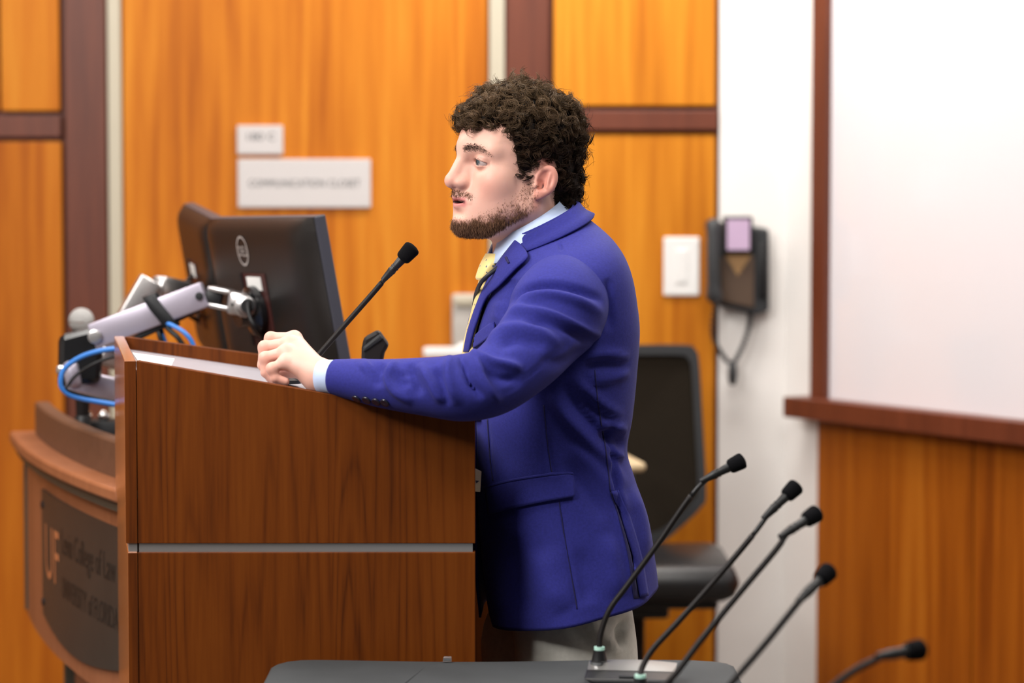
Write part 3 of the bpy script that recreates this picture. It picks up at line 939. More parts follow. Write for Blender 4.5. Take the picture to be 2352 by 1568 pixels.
# ------------------------------------------------------------------ gooseneck microphones
def goose(label, pts, rad, headpx, Yh, base, group=None, hr=.0145, hl=.032, ring=True, name='gooseneck_microphone'):
    """pts: 3D stem points from base to head"""
    t = thing(name, label, 'microphone', tuple(base), group)
    C = [Vector(p) for p in catmull([tuple(p) for p in pts], 50)]
    tip = C[-1]; d = (C[-1] - C[-4]).normalized()
    i0 = 36
    MB().tube(C[:i0 + 1], [rad] * (i0 + 1), 12).build('stem', M['blackmetal'], t, smooth=True)
    MB().tube(C[i0:], [rad * .85] * 4 + [rad * .8] * (50 - i0 - 4), 12).build('stem_tip', M['black'], t, smooth=True)
    cap = MB().lathe(tip - d * .045, d, [(0, rad), (.006, rad * 1.15), (.02, rad * 1.45), (.0215, rad * 1.55), (.024, rad * 1.55), (.0245, rad * 1.4), (.028, rad * 1.4), (.0285, rad * 1.55), (.031, rad * 1.55), (.0315, rad * 1.4), (.047, rad * 1.7), (.05, rad * 1.4)], 20)
    cap.build('capsule', M['black'], t, autosmooth=40)
    prof = []
    for k in range(15):
        s = k / 14
        r = hr * (1 - abs(2 * s - 1) ** 7) ** .5 * (.86 + .2 * s) if 0 < s < 1 else hr * .35
        prof.append((s * hl, max(r, hr * .4)))
    MB().lathe(tip, d, prof, 24).build('foam_windscreen', M['foam'], t, smooth=True)
    return t, C


ly = 4.02
b0 = on_desk(640, 925); b0 = desk_at(P(655, 900, ly).x, ly)
t, C = goose('black gooseneck microphone rising from the lectern beside the hand', [b0, P(690, 862, ly), P(735, 811, ly), P(800, 737, ly), P(860, 669, ly), P(895, 627, ly), P(921, 598, ly)], .0046, None, ly, b0, hr=.0142, hl=.033)
MB().lathe(b0, (0, 0, 1), [(0, .028), (.006, .028), (.009, .012), (.02, .009)], 24).build('base_flange', M['black'], t, autosmooth=40)

clip = thing('microphone_clip', 'empty black microphone clip standing on the lectern behind the sleeve', 'microphone clip', tuple(desk_at(P(858, 830, 4.2).x, 4.2)))
cl = [P(835, 775, 4.2), P(868, 757, 4.2), P(893, 792, 4.2), P(882, 812, 4.2), P(876, 845, 4.2), P(829, 845, 4.2), P(830, 800, 4.2)]
MB().prism(cl, (0, .035, 0)).build('clip_shell', M['blackmetal'], clip, bevel=.006)
MB().prism([P(833, 797, 4.195), P(872, 766, 4.195), P(880, 778, 4.195), P(834, 810, 4.195)], (0, .01, 0)).build('clip_ridge', M['rubber'], clip, bevel=.004)
e = desk_at(P(855, 830, 4.2).x, 4.217)
MB().tube([e, e + Vector((0, 0, .05)), P(852, 842, 4.217)], .008, 10).build('clip_post', M['black'], clip, smooth=True)
MB().lathe(e, (0, 0, 1), [(0, .03), (.006, .03), (.01, .01)], 20).build('clip_base', M['black'], clip, autosmooth=40)

# ================================================================== table with cloth
TZ = .742
ty1 = Pz(1100, 1514, TZ).y
tx0, tx1 = Pz(622, 1520, TZ).x, Pz(1688, 1519, TZ).x
ty0 = 1.75
tb = thing('covered_table', 'long table under a fitted charcoal cloth in front of the lectern', 'table', ((tx0 + tx1) / 2, (ty0 + ty1) / 2, 0))
v, f = [], []
nper = 220
def trect(u, e, cr=.05):
    """rounded rectangle outline point, u in 0..1, e outward"""
    hx, hy = (tx1 - tx0) / 2 + e - cr, (ty1 - ty0) / 2 + e - cr
    segs = [(hx * 2, 'x'), (hy * 2, 'y'), (hx * 2, 'x'), (hy * 2, 'y')]
    ln = [2 * hx, math.pi / 2 * cr, 2 * hy, math.pi / 2 * cr] * 2
    s = u * sum(ln); k = 0
    while k < 7 and s > ln[k]: s -= ln[k]; k += 1
    corners = [(hx, -hy, -math.pi / 2), (hx, hy, 0), (-hx, hy, math.pi / 2), (-hx, -hy, math.pi)]
    if k == 0: p, a = (-hx + s, -hy - cr), -math.pi / 2
    elif k == 2: p, a = (hx + cr, -hy + s), 0
    elif k == 4: p, a = (hx - s, hy + cr), math.pi / 2
    elif k == 6: p, a = (-hx - cr, hy - s), math.pi
    else:
        c = corners[(k - 1) // 2]; a = c[2] + s / cr
        p = (c[0] + cr * math.cos(a), c[1] + cr * math.sin(a))
    return p[0] + (tx0 + tx1) / 2, p[1] + (ty0 + ty1) / 2


levels = [(-.20, TZ), (-.05, TZ), (-.012, TZ), (-.004, TZ - .003), (0, TZ - .012), (.002, TZ - .05), (.006, TZ - .25), (.012, TZ - .5), (.018, .02)]
for li, (e, z) in enumerate(levels):
    for k in range(nper):
        u = k / nper
        dep = max(0, (TZ - z - .02)) / .7
        w = e + dep * .018 * math.sin(u * 2 * math.pi * 26 + 1.3 * math.sin(u * 40)) if li > 4 else e
        x, y = trect(u, w)
        zz = z + (.0016 * math.sin(u * 60 + li) if li in (2, 3) else 0)
        v.append((x, y, zz))
for li in range(len(levels) - 1):
    for k in range(nper):
        a = li * nper + k; b = li * nper + (k + 1) % nper
        f.append((a, b, b + nper, a + nper))
f.append(tuple(range(nper)))
MB().add(v, f).build('tablecloth', M['cloth'], tb, autosmooth=60)
MB().box(((tx0 + tx1) / 2, (ty0 + ty1) / 2, TZ - .02), (tx1 - tx0 - .03, ty1 - ty0 - .03, .03)).build('table_top', M['deskwood'], tb)
for sx in (tx0 + .06, tx1 - .06):
    for sy in (ty0 + .1, ty1 - .1):
        MB().tube([Vector((sx, sy, 0)), Vector((sx, sy, TZ - .03))], .015, 10).build('leg', M['blackmetal'], tb, smooth=True)
ck = thing('tablecloth_clip', 'small clear plastic clip on the far edge of the charcoal tablecloth', 'clip', tuple(Pz(1027, 1520, TZ)))
k0 = Pz(1027, 1519, TZ)
MB().box((k0.x, ty1 - .008, TZ + .002), (.0125, .030, .003), bev=.001).box((k0.x, ty1 + .006, TZ - .012), (.0125, .003, .028), bev=.001).build('clip_body', M['clear'], ck)
MB().box((k0.x, ty1 - .022, TZ + .004), (.012, .002, .004)).build('clip_lip', M['chrome'], ck)


def mic_base(t, c, yaw, col):
    R = Matrix.Rotation(yaw, 3, 'Z')
    w0, w1, dpt = .052, .066, .085
    # wedge body, wider at the bottom front, silver top rim
    def q(x, y, z): return Vector(c) + R @ Vector((x, y, z))
    MB().hexa([q(-w0 * .8, -dpt / 2, 0), q(w0 * .8, -dpt / 2, 0), q(w0, dpt / 2, 0), q(-w0, dpt / 2, 0)],
              [q(-w1, -dpt / 2, .016), q(w1, -dpt / 2, .016), q(w1, dpt / 2, .026), q(-w1, dpt / 2, .026)]).build('base_body', M['black'], t, bevel=.004)
    n = 14
    v_, f_ = [], []
    for i in range(n + 1):
        x = -w1 + 2 * w1 * i / n
        arch = .006 * (1 - (x / w1) ** 2)
        v_ += [q(x * .96, dpt / 2 - .045, .0215), q(x * .97, dpt / 2 - .022, .0245 + arch * .6), q(x * .98, dpt / 2 - .004, .0265 + arch * .6)]
    for i in range(n):
        for k in range(2):
            f_.append((i * 3 + k, i * 3 + k + 1, i * 3 + k + 4, i * 3 + k + 3))
    MB().add(v_, f_).build('top_cover', M['micgrey'], t, smooth=True)
    MB().box(q(0, -dpt / 2 + .012, .018), (.03, .014, .004), R, bev=.001).build('talk_button', M['rubber'], t, autosmooth=40)


G = 'row of gooseneck microphones on the charcoal table'
# pixel paths of the stems from collar to windscreen, with their distances from the table
mics = [
    ('gooseneck microphone farthest along the table, its base fully in view', [(1378, 1500), (1380, 1455), (1400, 1400), (1440, 1345), (1510, 1250), (1580, 1148), (1622, 1102), (1672, 1074)], 3.50, 3.52, (1440, 1545)),
    ('second gooseneck microphone along the table, slanting past the chair seat', [(1473, 1562), (1476, 1530), (1500, 1490), (1560, 1425), (1640, 1335), (1720, 1240), (1768, 1178), (1803, 1142)], 3.29, 3.36, (1500, 1600)),
    ('third gooseneck microphone along the table, over the white wall', [(1470, 1650), (1490, 1620), (1540, 1560), (1610, 1470), (1700, 1360), (1780, 1265), (1812, 1222), (1847, 1197)], 3.10, 3.20, (1500, 1690)),
    ('fourth gooseneck microphone along the table, blurred before the wood panel edge', [(1545, 1770), (1565, 1710), (1610, 1650), (1680, 1568), (1760, 1475), (1830, 1388), (1855, 1360), (1880, 1335)], 2.88, 2.98, (1580, 1820)),
    ('nearest gooseneck microphone, strongly blurred at lower right', [(1790, 1880), (1800, 1790), (1830, 1680), (1880, 1610), (1940, 1555), (2000, 1520), (2050, 1503), (2080, 1497)], 2.62, 2.70, (1820, 1950)),
]
for i, (lab, pth, Yb, Yh, bpx) in enumerate(mics):
    n = len(pth)
    bc = Pz(pth[0][0], 480 + (CAMZ - TZ - .03) * FPX / Yb, TZ + .03)
    base = Vector((bc.x, Yb, TZ))
    pts = [Vector((bc.x, Yb, TZ + .048))]
    first = P(pth[0][0], pth[0][1], Yb)
    for k, (x, y) in enumerate(pth):
        p = P(x, y, Yb + (Yh - Yb) * k / (n - 1))
        if p.z > TZ + .058: pts.append(p)
    t, C = goose(lab, pts, .0042, None, Yh, base, G, hr=.0122, hl=.0275)
    MB().lathe(base + Vector((0, 0, .026)), (0, 0, 1), [(0, .0125), (.004, .0125), (.0045, .0115), (.018, .0085), (.020, .0085)], 20).build('collar', M['black'], t, autosmooth=40)
    MB().lathe(base + Vector((0, 0, .022)), (0, 0, 1), [(0, .0135), (.007, .0135)], 20).build('collar_ring', M['chrome'], t, autosmooth=40)
    MB().lathe(base + Vector((0, 0, .0455)), (0, 0, 1), [(0, .0078), (.005, .0078)], 20).build('status_ring', M['led'], t, autosmooth=40)
    mic_base(t, base + Vector((.045, -.03, 0)), -.12, None)

# ================================================================== the man at the lectern
# ---- implicit-surface tools
def smin(a, b, k):
    h = np.clip(.5 + .5 * (b - a) / k, 0, 1)
    return b * (1 - h) + a * h - k * h * (1 - h)


def smax(a, b, k): return -smin(-a, -b, k)


def ell(p, c, r):
    q = p - np.array(c, dtype=np.float32)
    r = np.array(r, dtype=np.float32)
    k0 = np.sqrt(((q / r) ** 2).sum(1)); k1 = np.sqrt(((q / (r * r)) ** 2).sum(1)) + 1e-9
    return k0 * (k0 - 1) / k1


def sph(p, c, r): return np.sqrt(((p - np.array(c, dtype=np.float32)) ** 2).sum(1)) - r


def cone(p, a, b, ra, rb):
    a = np.array(a, dtype=np.float32); b = np.array(b, dtype=np.float32)
    ab = b - a
    t = np.clip(((p - a) @ ab) / (ab @ ab), 0, 1)
    return np.sqrt(((p - a - t[:, None] * ab) ** 2).sum(1)) - (ra + (rb - ra) * t)


def nets(fn, lo, hi, h):
    """sparse surface nets with a projection step"""
    lo = np.array(lo); hi = np.array(hi)
    cb = 4
    nc = np.ceil((hi - lo) / (h * cb)).astype(int) + 1
    H = h * cb
    g = np.stack(np.meshgrid(*[lo[i] + H * (np.arange(nc[i]) + .5) for i in range(3)], indexing='ij'), -1).reshape(-1, 3).astype(np.float32)
    cv = fn(g).reshape(nc)
    n = nc * cb
    vals = np.repeat(np.repeat(np.repeat(cv, cb, 0), cb, 1), cb, 2).astype(np.float32)
    near = np.abs(cv) < H * 1.9
    mask = np.repeat(np.repeat(np.repeat(near, cb, 0), cb, 1), cb, 2)
    idx = np.argwhere(mask)
    pts = (lo + h * idx).astype(np.float32)
    out = np.empty(len(pts), dtype=np.float32)
    for s in range(0, len(pts), 300000):
        out[s:s + 300000] = fn(pts[s:s + 300000])
    vals[mask] = out
    ins = vals < 0
    cs = [(i, j, k) for i in (0, 1) for j in (0, 1) for k in (0, 1)]
    m = n - 1
    sm_ = np.zeros(m, dtype=np.int8)
    for (i, j, k) in cs:
        sm_ += ins[i:i + m[0], j:j + m[1], k:k + m[2]]
    act = (sm_ > 0) & (sm_ < 8)
    ai = np.argwhere(act)
    vid = -np.ones(m, dtype=np.int64); vid[act] = np.arange(len(ai))
    cvs = np.stack([vals[ai[:, 0] + i, ai[:, 1] + j, ai[:, 2] + k] for (i, j, k) in cs], 1)
    acc = np.zeros((len(ai), 3)); cnt = np.zeros(len(ai))
    for a in range(8):
        for b in range(a + 1, 8):
            d = np.array(cs[b]) - np.array(cs[a])
            if abs(d).sum() != 1: continue
            va, vb = cvs[:, a], cvs[:, b]
            x = (va < 0) != (vb < 0)
            t = np.where(x, va / np.where(x, va - vb, 1), 0)
            acc += np.where(x[:, None], np.array(cs[a]) + t[:, None] * d, 0); cnt += x
    V = lo + h * (ai + acc / cnt[:, None])
    F = []
    for ax in range(3):
        o1, o2 = (ax + 1) % 3, (ax + 2) % 3
        sl0 = [slice(1, m[q]) for q in range(3)]; sl1 = [slice(1, m[q]) for q in range(3)]
        sl0[ax] = slice(0, m[ax]); sl1[ax] = slice(1, m[ax] + 1)
        a_, b_ = ins[tuple(sl0)], ins[tuple(sl1)]
        e = np.argwhere(a_ != b_)
        base = e.copy(); base[:, o1] += 1; base[:, o2] += 1
        flip = a_[tuple(e.T)]
        def cell(d1, d2):
            c = base.copy(); c[:, o1] -= d1; c[:, o2] -= d2
            return vid[tuple(c.T)]
        q = np.stack([cell(1, 1), cell(0, 1), cell(0, 0), cell(1, 0)], 1)
        q[~flip] = q[~flip][:, ::-1]
        F.append(q)
    F = np.concatenate(F)
    F = F[(F >= 0).all(1)]
    V = V.astype(np.float32)
    for it in range(3):
        N = grad(fn, V, h * .25)
        V = V - N * np.clip(fn(V), -h, h)[:, None] * .8
    return V, F


def grad(fn, V, e):
    g = np.stack([fn(V + np.eye(3, dtype=np.float32)[i] * e) - fn(V - np.eye(3, dtype=np.float32)[i] * e) for i in range(3)], 1)
    return g / (np.linalg.norm(g, axis=1, keepdims=True) + 1e-9)


# ---- frames
HY = 3.98
HS = 1.06
HO = np.array(P(1186, 417, HY))
yaw, pit = math.radians(28.5), math.radians(4)
f0 = np.array([-math.cos(yaw), -math.sin(yaw), 0]); l0 = np.array([math.sin(yaw), -math.cos(yaw), 0]); u0 = np.array([0, 0, 1.0])
fh = f0 * math.cos(pit) + u0 * math.sin(pit); uh = u0 * math.cos(pit) - f0 * math.sin(pit)
HB = np.stack([fh, l0, uh])                 # rows: head axes in the world


def h2w(q): return (np.asarray(q) * HS) @ HB + HO
def w2h(w): return ((np.asarray(w) - HO) @ HB.T) / HS


neck_a, neck_b = w2h(np.array(P(1200, 445, HY))), w2h(np.array(P(1222, 585, HY + .005)))
neck_c = w2h(np.array(P(1262, 650, HY + .01)))
EYE = [(.0755, s * .0315, .0235) for s in (1, -1)]


def head_fn(p):
    p = p.astype(np.float32)
    q = p.copy(); q[:, 1] = np.abs(q[:, 1])
    d = ell(q, (-.006, 0, .046), (.097, .075, .087))
    d = smin(d, ell(q, (.042, 0, .052), (.052, .060, .052)), .02)
    d = smin(d, ell(q, (.040, 0, -.012), (.046, .058, .066)), .02)
    d = smin(d, ell(q, (.044, .036, -.028), (.032, .022, .036)), .02)
    d = smin(d, sph(q, (.060, .041, -.004), .019), .022)               # cheekbones
    d = smin(d, cone(q, (.002, .050, -.038), (.063, .025, -.068), .017, .017), .024)   # jaw
    d = smin(d, cone(q, (.000, .054, .010), (.002, .050, -.040), .018, .017), .02)
    d = smin(d, ell(q, (.081, 0, -.067), (.022, .025, .018)), .018)   # chin
    d = smin(d, ell(q, (.073, 0, -.040), (.028, .034, .032)), .018)   # muzzle
    d = smin(d, cone(q, (.083, .008, .040), (.068, .046, .041), .0105, .010), .016)    # brow
    d = smin(d, ell(q, (.046, 0, -.069), (.042, .036, .021)), .018)      # under the chin
    # eye sockets
    d = smax(d, -ell(q, (.097, .034, .0215), (.017, .021, .0125)), .014)
    # nose
    d = smin(d, cone(q, (.0925, 0, .038), (.1118, 0, -.004), .0080, .0090), .010)
    d = smin(d, sph(q, (.089, 0, .050), .0130), .016)
    d = smin(d, sph(q, (.1130, 0, -.0085), .0096), .008)
    d = smin(d, ell(q, (.1015, .0115, -.0105), (.0105, .0064, .0068)), .006)
    d = smin(d, cone(q, (.090, .004, .008), (.097, .009, -.007), .0075, .007), .012)
    d = smax(d, -ell(q, (.1040, .0060, -.0185), (.0065, .0032, .0040)), .003)
    d = smin(d, cone(q, (.097, 0, -.016), (.097, 0, -.025), .009, .010), .010)         # philtrum
    # naso-labial softness + lips
    d = smin(d, cone(q, (.1020, .003, -.0310), (.090, .024, -.0375), .0054, .0033), .005)
    d = smin(d, cone(q, (.0995, 0, -.0455), (.090, .020, -.0400), .0062, .0033), .005)
    d = smax(d, -ell(q, (.105, 0, -.0384), (.016, .0175, .0030)), .002)
    d = smax(d, -ell(q, (.1040, 0, -.0560), (.008, .020, .0050)), .010)              # under-lip dip
    # lids: shell round the eyeball with an almond opening
    e = sph(q, EYE[0], .0138)
    op = (np.sqrt(((q[:, 1] - .0305) / .0140) ** 2 + ((q[:, 2] - .0222 + .16 * (q[:, 1] - .0315)) / .0038) ** 2) - 1) * .0038
    op = np.maximum(op, .0755 - q[:, 0])
    lid = smax(e, -op, .0012)
    d = smin(d, lid, .0035)
    d = smax(d, -np.maximum(op, -(q[:, 0] - .072)), .0015)
    # ear
    c, s = math.cos(.42), math.sin(.42)
    r = q - np.array((-.004, .0725, -.003), dtype=np.float32)
    xr = r[:, 0] * c + r[:, 1] * s; yr = -r[:, 0] * s + r[:, 1] * c
    xr2 = xr + .12 * r[:, 2]
    er = np.stack([xr2, r[:, 1] * c + r[:, 0] * s, r[:, 2]], 1)
    er = np.stack([r[:, 0] * c - r[:, 1] * s + .14 * r[:, 2], r[:, 0] * s + r[:, 1] * c, r[:, 2]], 1)
    ear = ell(er, (-.006, .006, .004), (.0175, .0064, .0240))
    ear = smax(ear, -ell(er, (-.0035, .0120, .004), (.0122, .0085, .0170)), .004)
    ear = smin(ear, cone(er, (-.010, .0070, .014), (-.009, .0075, -.006), .0026, .0030), .004)   # antihelix
    ear = smax(ear, -ell(er, (.0005, .0085, -.003), (.0065, .009, .0085)), .004)
    ear = smin(ear, sph(er, (.0085, .0055, -.004), .0045), .004)
    ear = smin(ear, ell(er, (.000, .0055, -.0185), (.0078, .0046, .0072)), .006)
    d = smin(d, ear, .004)
    # neck
    nk = cone(p, neck_a, neck_b, .052, .056)
    nk = smin(nk, cone(p, neck_b, neck_c, .056, .060), .02)
    d = smin(d, nk, .016)
    return d


def hairline_z(x): return np.interp(x, [-.12, -.095, -.075, -.05, -.042, -.034, -.022, .006, .011, .016, .028, .034, .040, .047, .054, .12], [-.085, -.085, -.080, -.060, -.030, .015, .031, .031, .018, .006, .005, .014, .034, .060, .078, .086])


HV, HF = nets(head_fn, (-.125, -.10, -.235), (.14, .10, .15), .0017)
HN = grad(head_fn, HV, .0005)


def sstep(x, a, b):
    t = np.clip((x - a) / (b - a), 0, 1)
    return t * t * (3 - 2 * t)


# colour of the skin, in head coordinates
X_, Y_, Z_ = HV[:, 0], np.abs(HV[:, 1]), HV[:, 2]
skin = np.array([.73, .42, .33])
colr = np.tile(skin, (len(HV), 1))


def blend(c, m, col): return c * (1 - m[:, None]) + np.array(col) * m[:, None]


blush = np.exp(-(((X_ - .07) / .022) ** 2 + ((Y_ - .045) / .02) ** 2 + ((Z_ + .012) / .022) ** 2)) * .5
blush = np.maximum(blush, np.exp(-(((X_ - .112) / .014) ** 2 + (Y_ / .015) ** 2 + ((Z_ + .008) / .014) ** 2)) * .7)
blush = np.maximum(blush, sstep(Y_, .069, .075) * sstep(.012 - X_, 0, .006) * .75)
colr = blend(colr, blush, (.66, .26, .20))
fore = sstep(Z_, .055, .08) * sstep(X_, .03, .07) * .35
colr = blend(colr, fore, (.62, .27, .20))
# lips
lipm = np.exp(-((Z_ + .0384) / .0080) ** 4) * sstep(X_, .086, .092) * sstep(-Y_, -.026, -.018)
lipm *= np.clip(1 - np.exp(-((X_ - .0) / .001) ** 2), 0, 1)
colr = blend(colr, np.clip(lipm * 1.1, 0, 1), (.58, .20, .185))
mouth = np.exp(-((Z_ + .0384) / .0022) ** 4) * sstep(-X_, -.1015, -.0985) * sstep(X_, .07, .08) * sstep(-Y_, -.022, -.018)
colr = blend(colr, mouth, (.05, .012, .010))
# beard density
jl = sstep(-(Z_ + .045 + .0 * X_), -.002, .018)                      # below mouth height
cheek_line = np.interp(X_, [.0, .022, .036, .06, .09], [.004, .000, -.020, -.036, -.060])                                # falls towards the mouth corner
cheek = sstep(cheek_line - Z_, -.003, .014) * sstep(X_, -.008, .012)
neckcut = sstep(Z_ + .100 + .30 * (X_ - .07) * 0 - .0, -.004, .012)
under = sstep(Z_ - (-.092 + np.clip(.060 - X_, 0, 1) * .78), -.004, .010)           # stops under the jaw
beard = cheek * under
mo = np.exp(-((Z_ + .0235 + .25 * (Y_) * .9) / .0055) ** 4) * sstep(X_, .076, .084) * sstep(-Y_, -.034, -.026)
beard = np.maximum(beard * 1.0, mo)
gob = sstep(Y_, .022, .028)                                           # strip down beside the mouth
clear = np.exp(-(((Z_ + .049) / .012) ** 4)) * sstep(X_, .064, .072) * sstep(-Y_, -.036, -.024)
beard *= (1 - clear * .95)
beard *= (1 - np.clip(lipm * 1.3, 0, 1)) * (1 - sstep(-X_, .0, .012))
nz0 = np.sin(HV[:, 0] * 130 + 2 * np.sin(HV[:, 2] * 90)) * np.sin(Y_ * 150 + 1.0)
# denser along chin and jaw edge, thin on cheek
dens = beard * (.30 + .70 * np.maximum(sstep(-Z_ + .012 * nz0, .040, .082), mo * .55))
nz = np.sin(HV[:, 0] * 410 + 3 * np.sin(HV[:, 2] * 230)) * np.sin(HV[:, 2] * 350 + 2 * np.sin(HV[:, 0] * 190))
dens_c = np.clip(dens * (1 + .35 * nz), 0, 1)
colr = blend(colr, dens_c * .58, (.30, .13, .085))
# scalp under hair
hl = hairline_z(X_) + .003
scalp = sstep(Z_ - hl, -.004, .006) * (1 - sstep(Y_, .078, .082) * (X_ > -.03) * (Z_ < .034))
colr = blend(colr, scalp * .85, (.035, .018, .012))
# sideburn stubble
sb = np.exp(-(((X_ - .014) / .010) ** 2)) * sstep(-(Z_ + .0), -.012, .004) * sstep(Z_, -.045, -.01)
colr = blend(colr, sb * .45 * (Y_ > .05) * (Y_ < .07), (.14, .06, .04))
# dark eye rims
for ey in EYE[:1]:
    rr = np.sqrt(((Y_ - .0310) / .0165) ** 2 + ((Z_ - .0228) / .0072) ** 2)
    rim = np.exp(-((rr - 1.0) / .22) ** 2) * (X_ > .074)
    colr = blend(colr, rim * .45, (.34, .13, .10))

br_ = np.exp(-((Z_ - np.interp(Y_, [.008, .02, .032, .045, .056], [.0425, .0455, .0455, .0405, .033])) / .0036) ** 2) * sstep(Y_, .009, .014) * (1 - .6 * sstep(Y_, .022, .05)) * sstep(-Y_, -.058, -.048) * (X_ > .04)
colr = blend(colr, br_ * .55, (.20, .095, .065))
M['skin'] = vcol_mat('skin', rough=.48, sss=.12, spec=.35, bump=.12, bscale=420)
M['hair'] = vcol_mat('curly hair', rough=.55, spec=.14)
M['suit'] = mat('royal blue suit wool', (.024, .0255, .205), .82, spec=.22, noise=.12, nscale=260, bump=.2, bscale=900, sheen=.04)
M['suit_dark'] = mat('dark suit seams and vent shade', (.012, .010, .07), .9)
M['lining'] = mat('black lanyard', (.010, .010, .018), .6)
M['shirt'] = mat('light blue shirt cotton', (.48, .58, .80), .7, bump=.1, bscale=700)
M['trouser'] = mat('stone grey trousers', (.74, .72, .65), .85, noise=.05, nscale=120, bump=.15, bscale=800)
M['shoe'] = mat('brown leather shoe', (.06, .028, .014), .35)
M['tooth'] = mat('tooth', (.75, .70, .62), .3)
M['button'] = mat('dark blue button', (.012, .012, .03), .25, coat=.4)

# ---- tie material: pale yellow with tiny dots
mt = bpy.data.materials.new('pale yellow dotted tie')
nt, bs = nodes_of(mt)
tc = nt.nodes.new('ShaderNodeTexCoord'); vo = nt.nodes.new('ShaderNodeTexVoronoi'); vo.inputs['Scale'].default_value = 95; vo.inputs['Randomness'].default_value = .15
nt.links.new(tc.outputs['Object'], vo.inputs['Vector'])
lt = nt.nodes.new('ShaderNodeMath'); lt.operation = 'LESS_THAN'; lt.inputs[1].default_value = .17
nt.links.new(vo.outputs['Distance'], lt.inputs[0])
mx = nt.nodes.new('ShaderNodeMixRGB'); mx.inputs[1].default_value = (.74, .58, .22, 1); mx.inputs[2].default_value = (.12, .13, .16, 1)
nt.links.new(lt.outputs[0], mx.inputs[0]); nt.links.new(mx.outputs[0], bs.inputs['Base Color'])
bs.inputs['Roughness'].default_value = .45
bs.inputs['Sheen Weight'].default_value = .3
M['tie'] = mt

person = thing('person', 'man in a royal blue suit jacket leaning on the lectern while speaking', 'person', (P(1270, 480, HY).x, HY, 0))

# ---- hand, as one surface with the wrist
def hp(x, y, Y): return np.array(P(x, y, Y), dtype=np.float32)


FING = [  # mcp, pip, dip, tip, radius
    ([(676, 777, 3.818), (622, 776, 3.826), (611, 806, 3.824), (618, 832, 3.818)], .0092),
    ([(664, 789, 3.797), (608, 797, 3.802), (604, 838, 3.800), (621, 868, 3.795)], .0096),
    ([(657, 808, 3.775), (609, 822, 3.776), (611, 855, 3.776), (634, 877, 3.774)], .0092),
    ([(655, 832, 3.757), (625, 846, 3.753), (632, 868, 3.753), (655, 876, 3.755)], .0084),
]
wrist_a, wrist_b = hp(738, 863, 3.752), hp(815, 869, 3.722)


def hand_fn(p):
    p = p.astype(np.float32)
    d = cone(p, wrist_a, wrist_b, .0235, .0245)
    hand = None
    for (pts, r), tw in zip(FING, (.30, .10, -.08, -.25)):
        a, b, c, e = [hp(*q) for q in pts]
        w = wrist_a + (a - wrist_a) * .10
        met = cone(p, w, a, .0170, r * 1.22)
        hand = met if hand is None else smin(hand, met, .012)
    d = smin(d, hand, .014)
    # heel and palm mass under the metacarpals
    d = smin(d, cone(p, hp(730, 872, 3.758), hp(690, 838, 3.770), .0200, .0150), .014)
    d = smin(d, cone(p, hp(725, 860, 3.785), hp(675, 822, 3.795), .0185, .0160), .014)
    fin = None
    for pts, r in FING:
        a, b, c, e = [hp(*q) for q in pts]
        g = smin(sph(p, a, r * 1.24), cone(p, a, b, r * 1.06, r), .006)
        g = smin(g, sph(p, b, r * 1.07), .004)
        g = smin(g, cone(p, b, c, r * .98, r * .88), .004)
        g = smin(g, cone(p, c, e, r * .88, r * .78), .003)
        fin = g if fin is None else smin(fin, g, .0022)
    d = smin(d, fin, .0065)
    th = cone(p, hp(722, 866, 3.790), hp(680, 850, 3.812), .0150, .0115)
    th = smin(th, cone(p, hp(680, 850, 3.812), hp(648, 856, 3.815), .0115, .0100), .005)
    th = smin(th, cone(p, hp(648, 856, 3.815), hp(626, 866, 3.810), .0098, .0080), .004)
    d = smin(d, th, .005)
    return d


hc = np.array(P(690, 830, 3.77))
GV, GF = nets(hand_fn, hc - np.array([.11, .09, .075]), hc + np.array([.12, .10, .085]), .0016)
gcol = np.tile(np.array([.72, .415, .335]), (len(GV), 1))
for pts, r in FING:
    for j in (1, 2, 3):
        dd = np.linalg.norm(GV - hp(*pts[j]), axis=1)
        gcol = blend(gcol, np.exp(-(dd / .012) ** 2) * .45, (.64, .26, .19))

# hidden body under the clothes, kept in the same mesh
bodyV = [h2w(HV), GV]; bodyF = [HF, GF + len(HV)]; bodyC = [colr, gcol]
inner = MB()
inner.tube([P(1240, 600, 3.99), P(1262, 760, 3.99), P(1262, 950, 3.99), P(1270, 1200, 3.99), P(1290, 1330, 3.99)], [.05, .085, .09, .095, .095], 20)
inner.tube([P(1250, 610, 3.99), P(1290, 650, 3.84), P(1200, 800, 3.72), P(1075, 888, 3.665), P(900, 880, 3.70), P(800, 868, 3.725)], [.045, .045, .04, .034, .03, .024], 16)
inner.tube([P(1250, 610, 3.99), P(1262, 640, 4.15), P(1275, 800, 4.22), P(1255, 960, 4.22), P(1200, 1120, 4.18)], [.045, .045, .038, .033, .024], 16)
for (lx_, ly_) in ((1318, 3.92), (1240, 4.08)):
    inner.tube([P(1290, 1300, ly_), P(lx_, 1480, ly_), Vector((P(lx_, 1480, ly_).x, ly_, .45)), Vector((P(lx_, 1480, ly_).x + .02, ly_, .08))], [.07, .065, .05, .035], 14)
o = sum(len(v) for v in bodyV)
iv = np.array([tuple(v) for v in inner.v])
itri = [tuple(i + o for i in f) for f in inner.f]
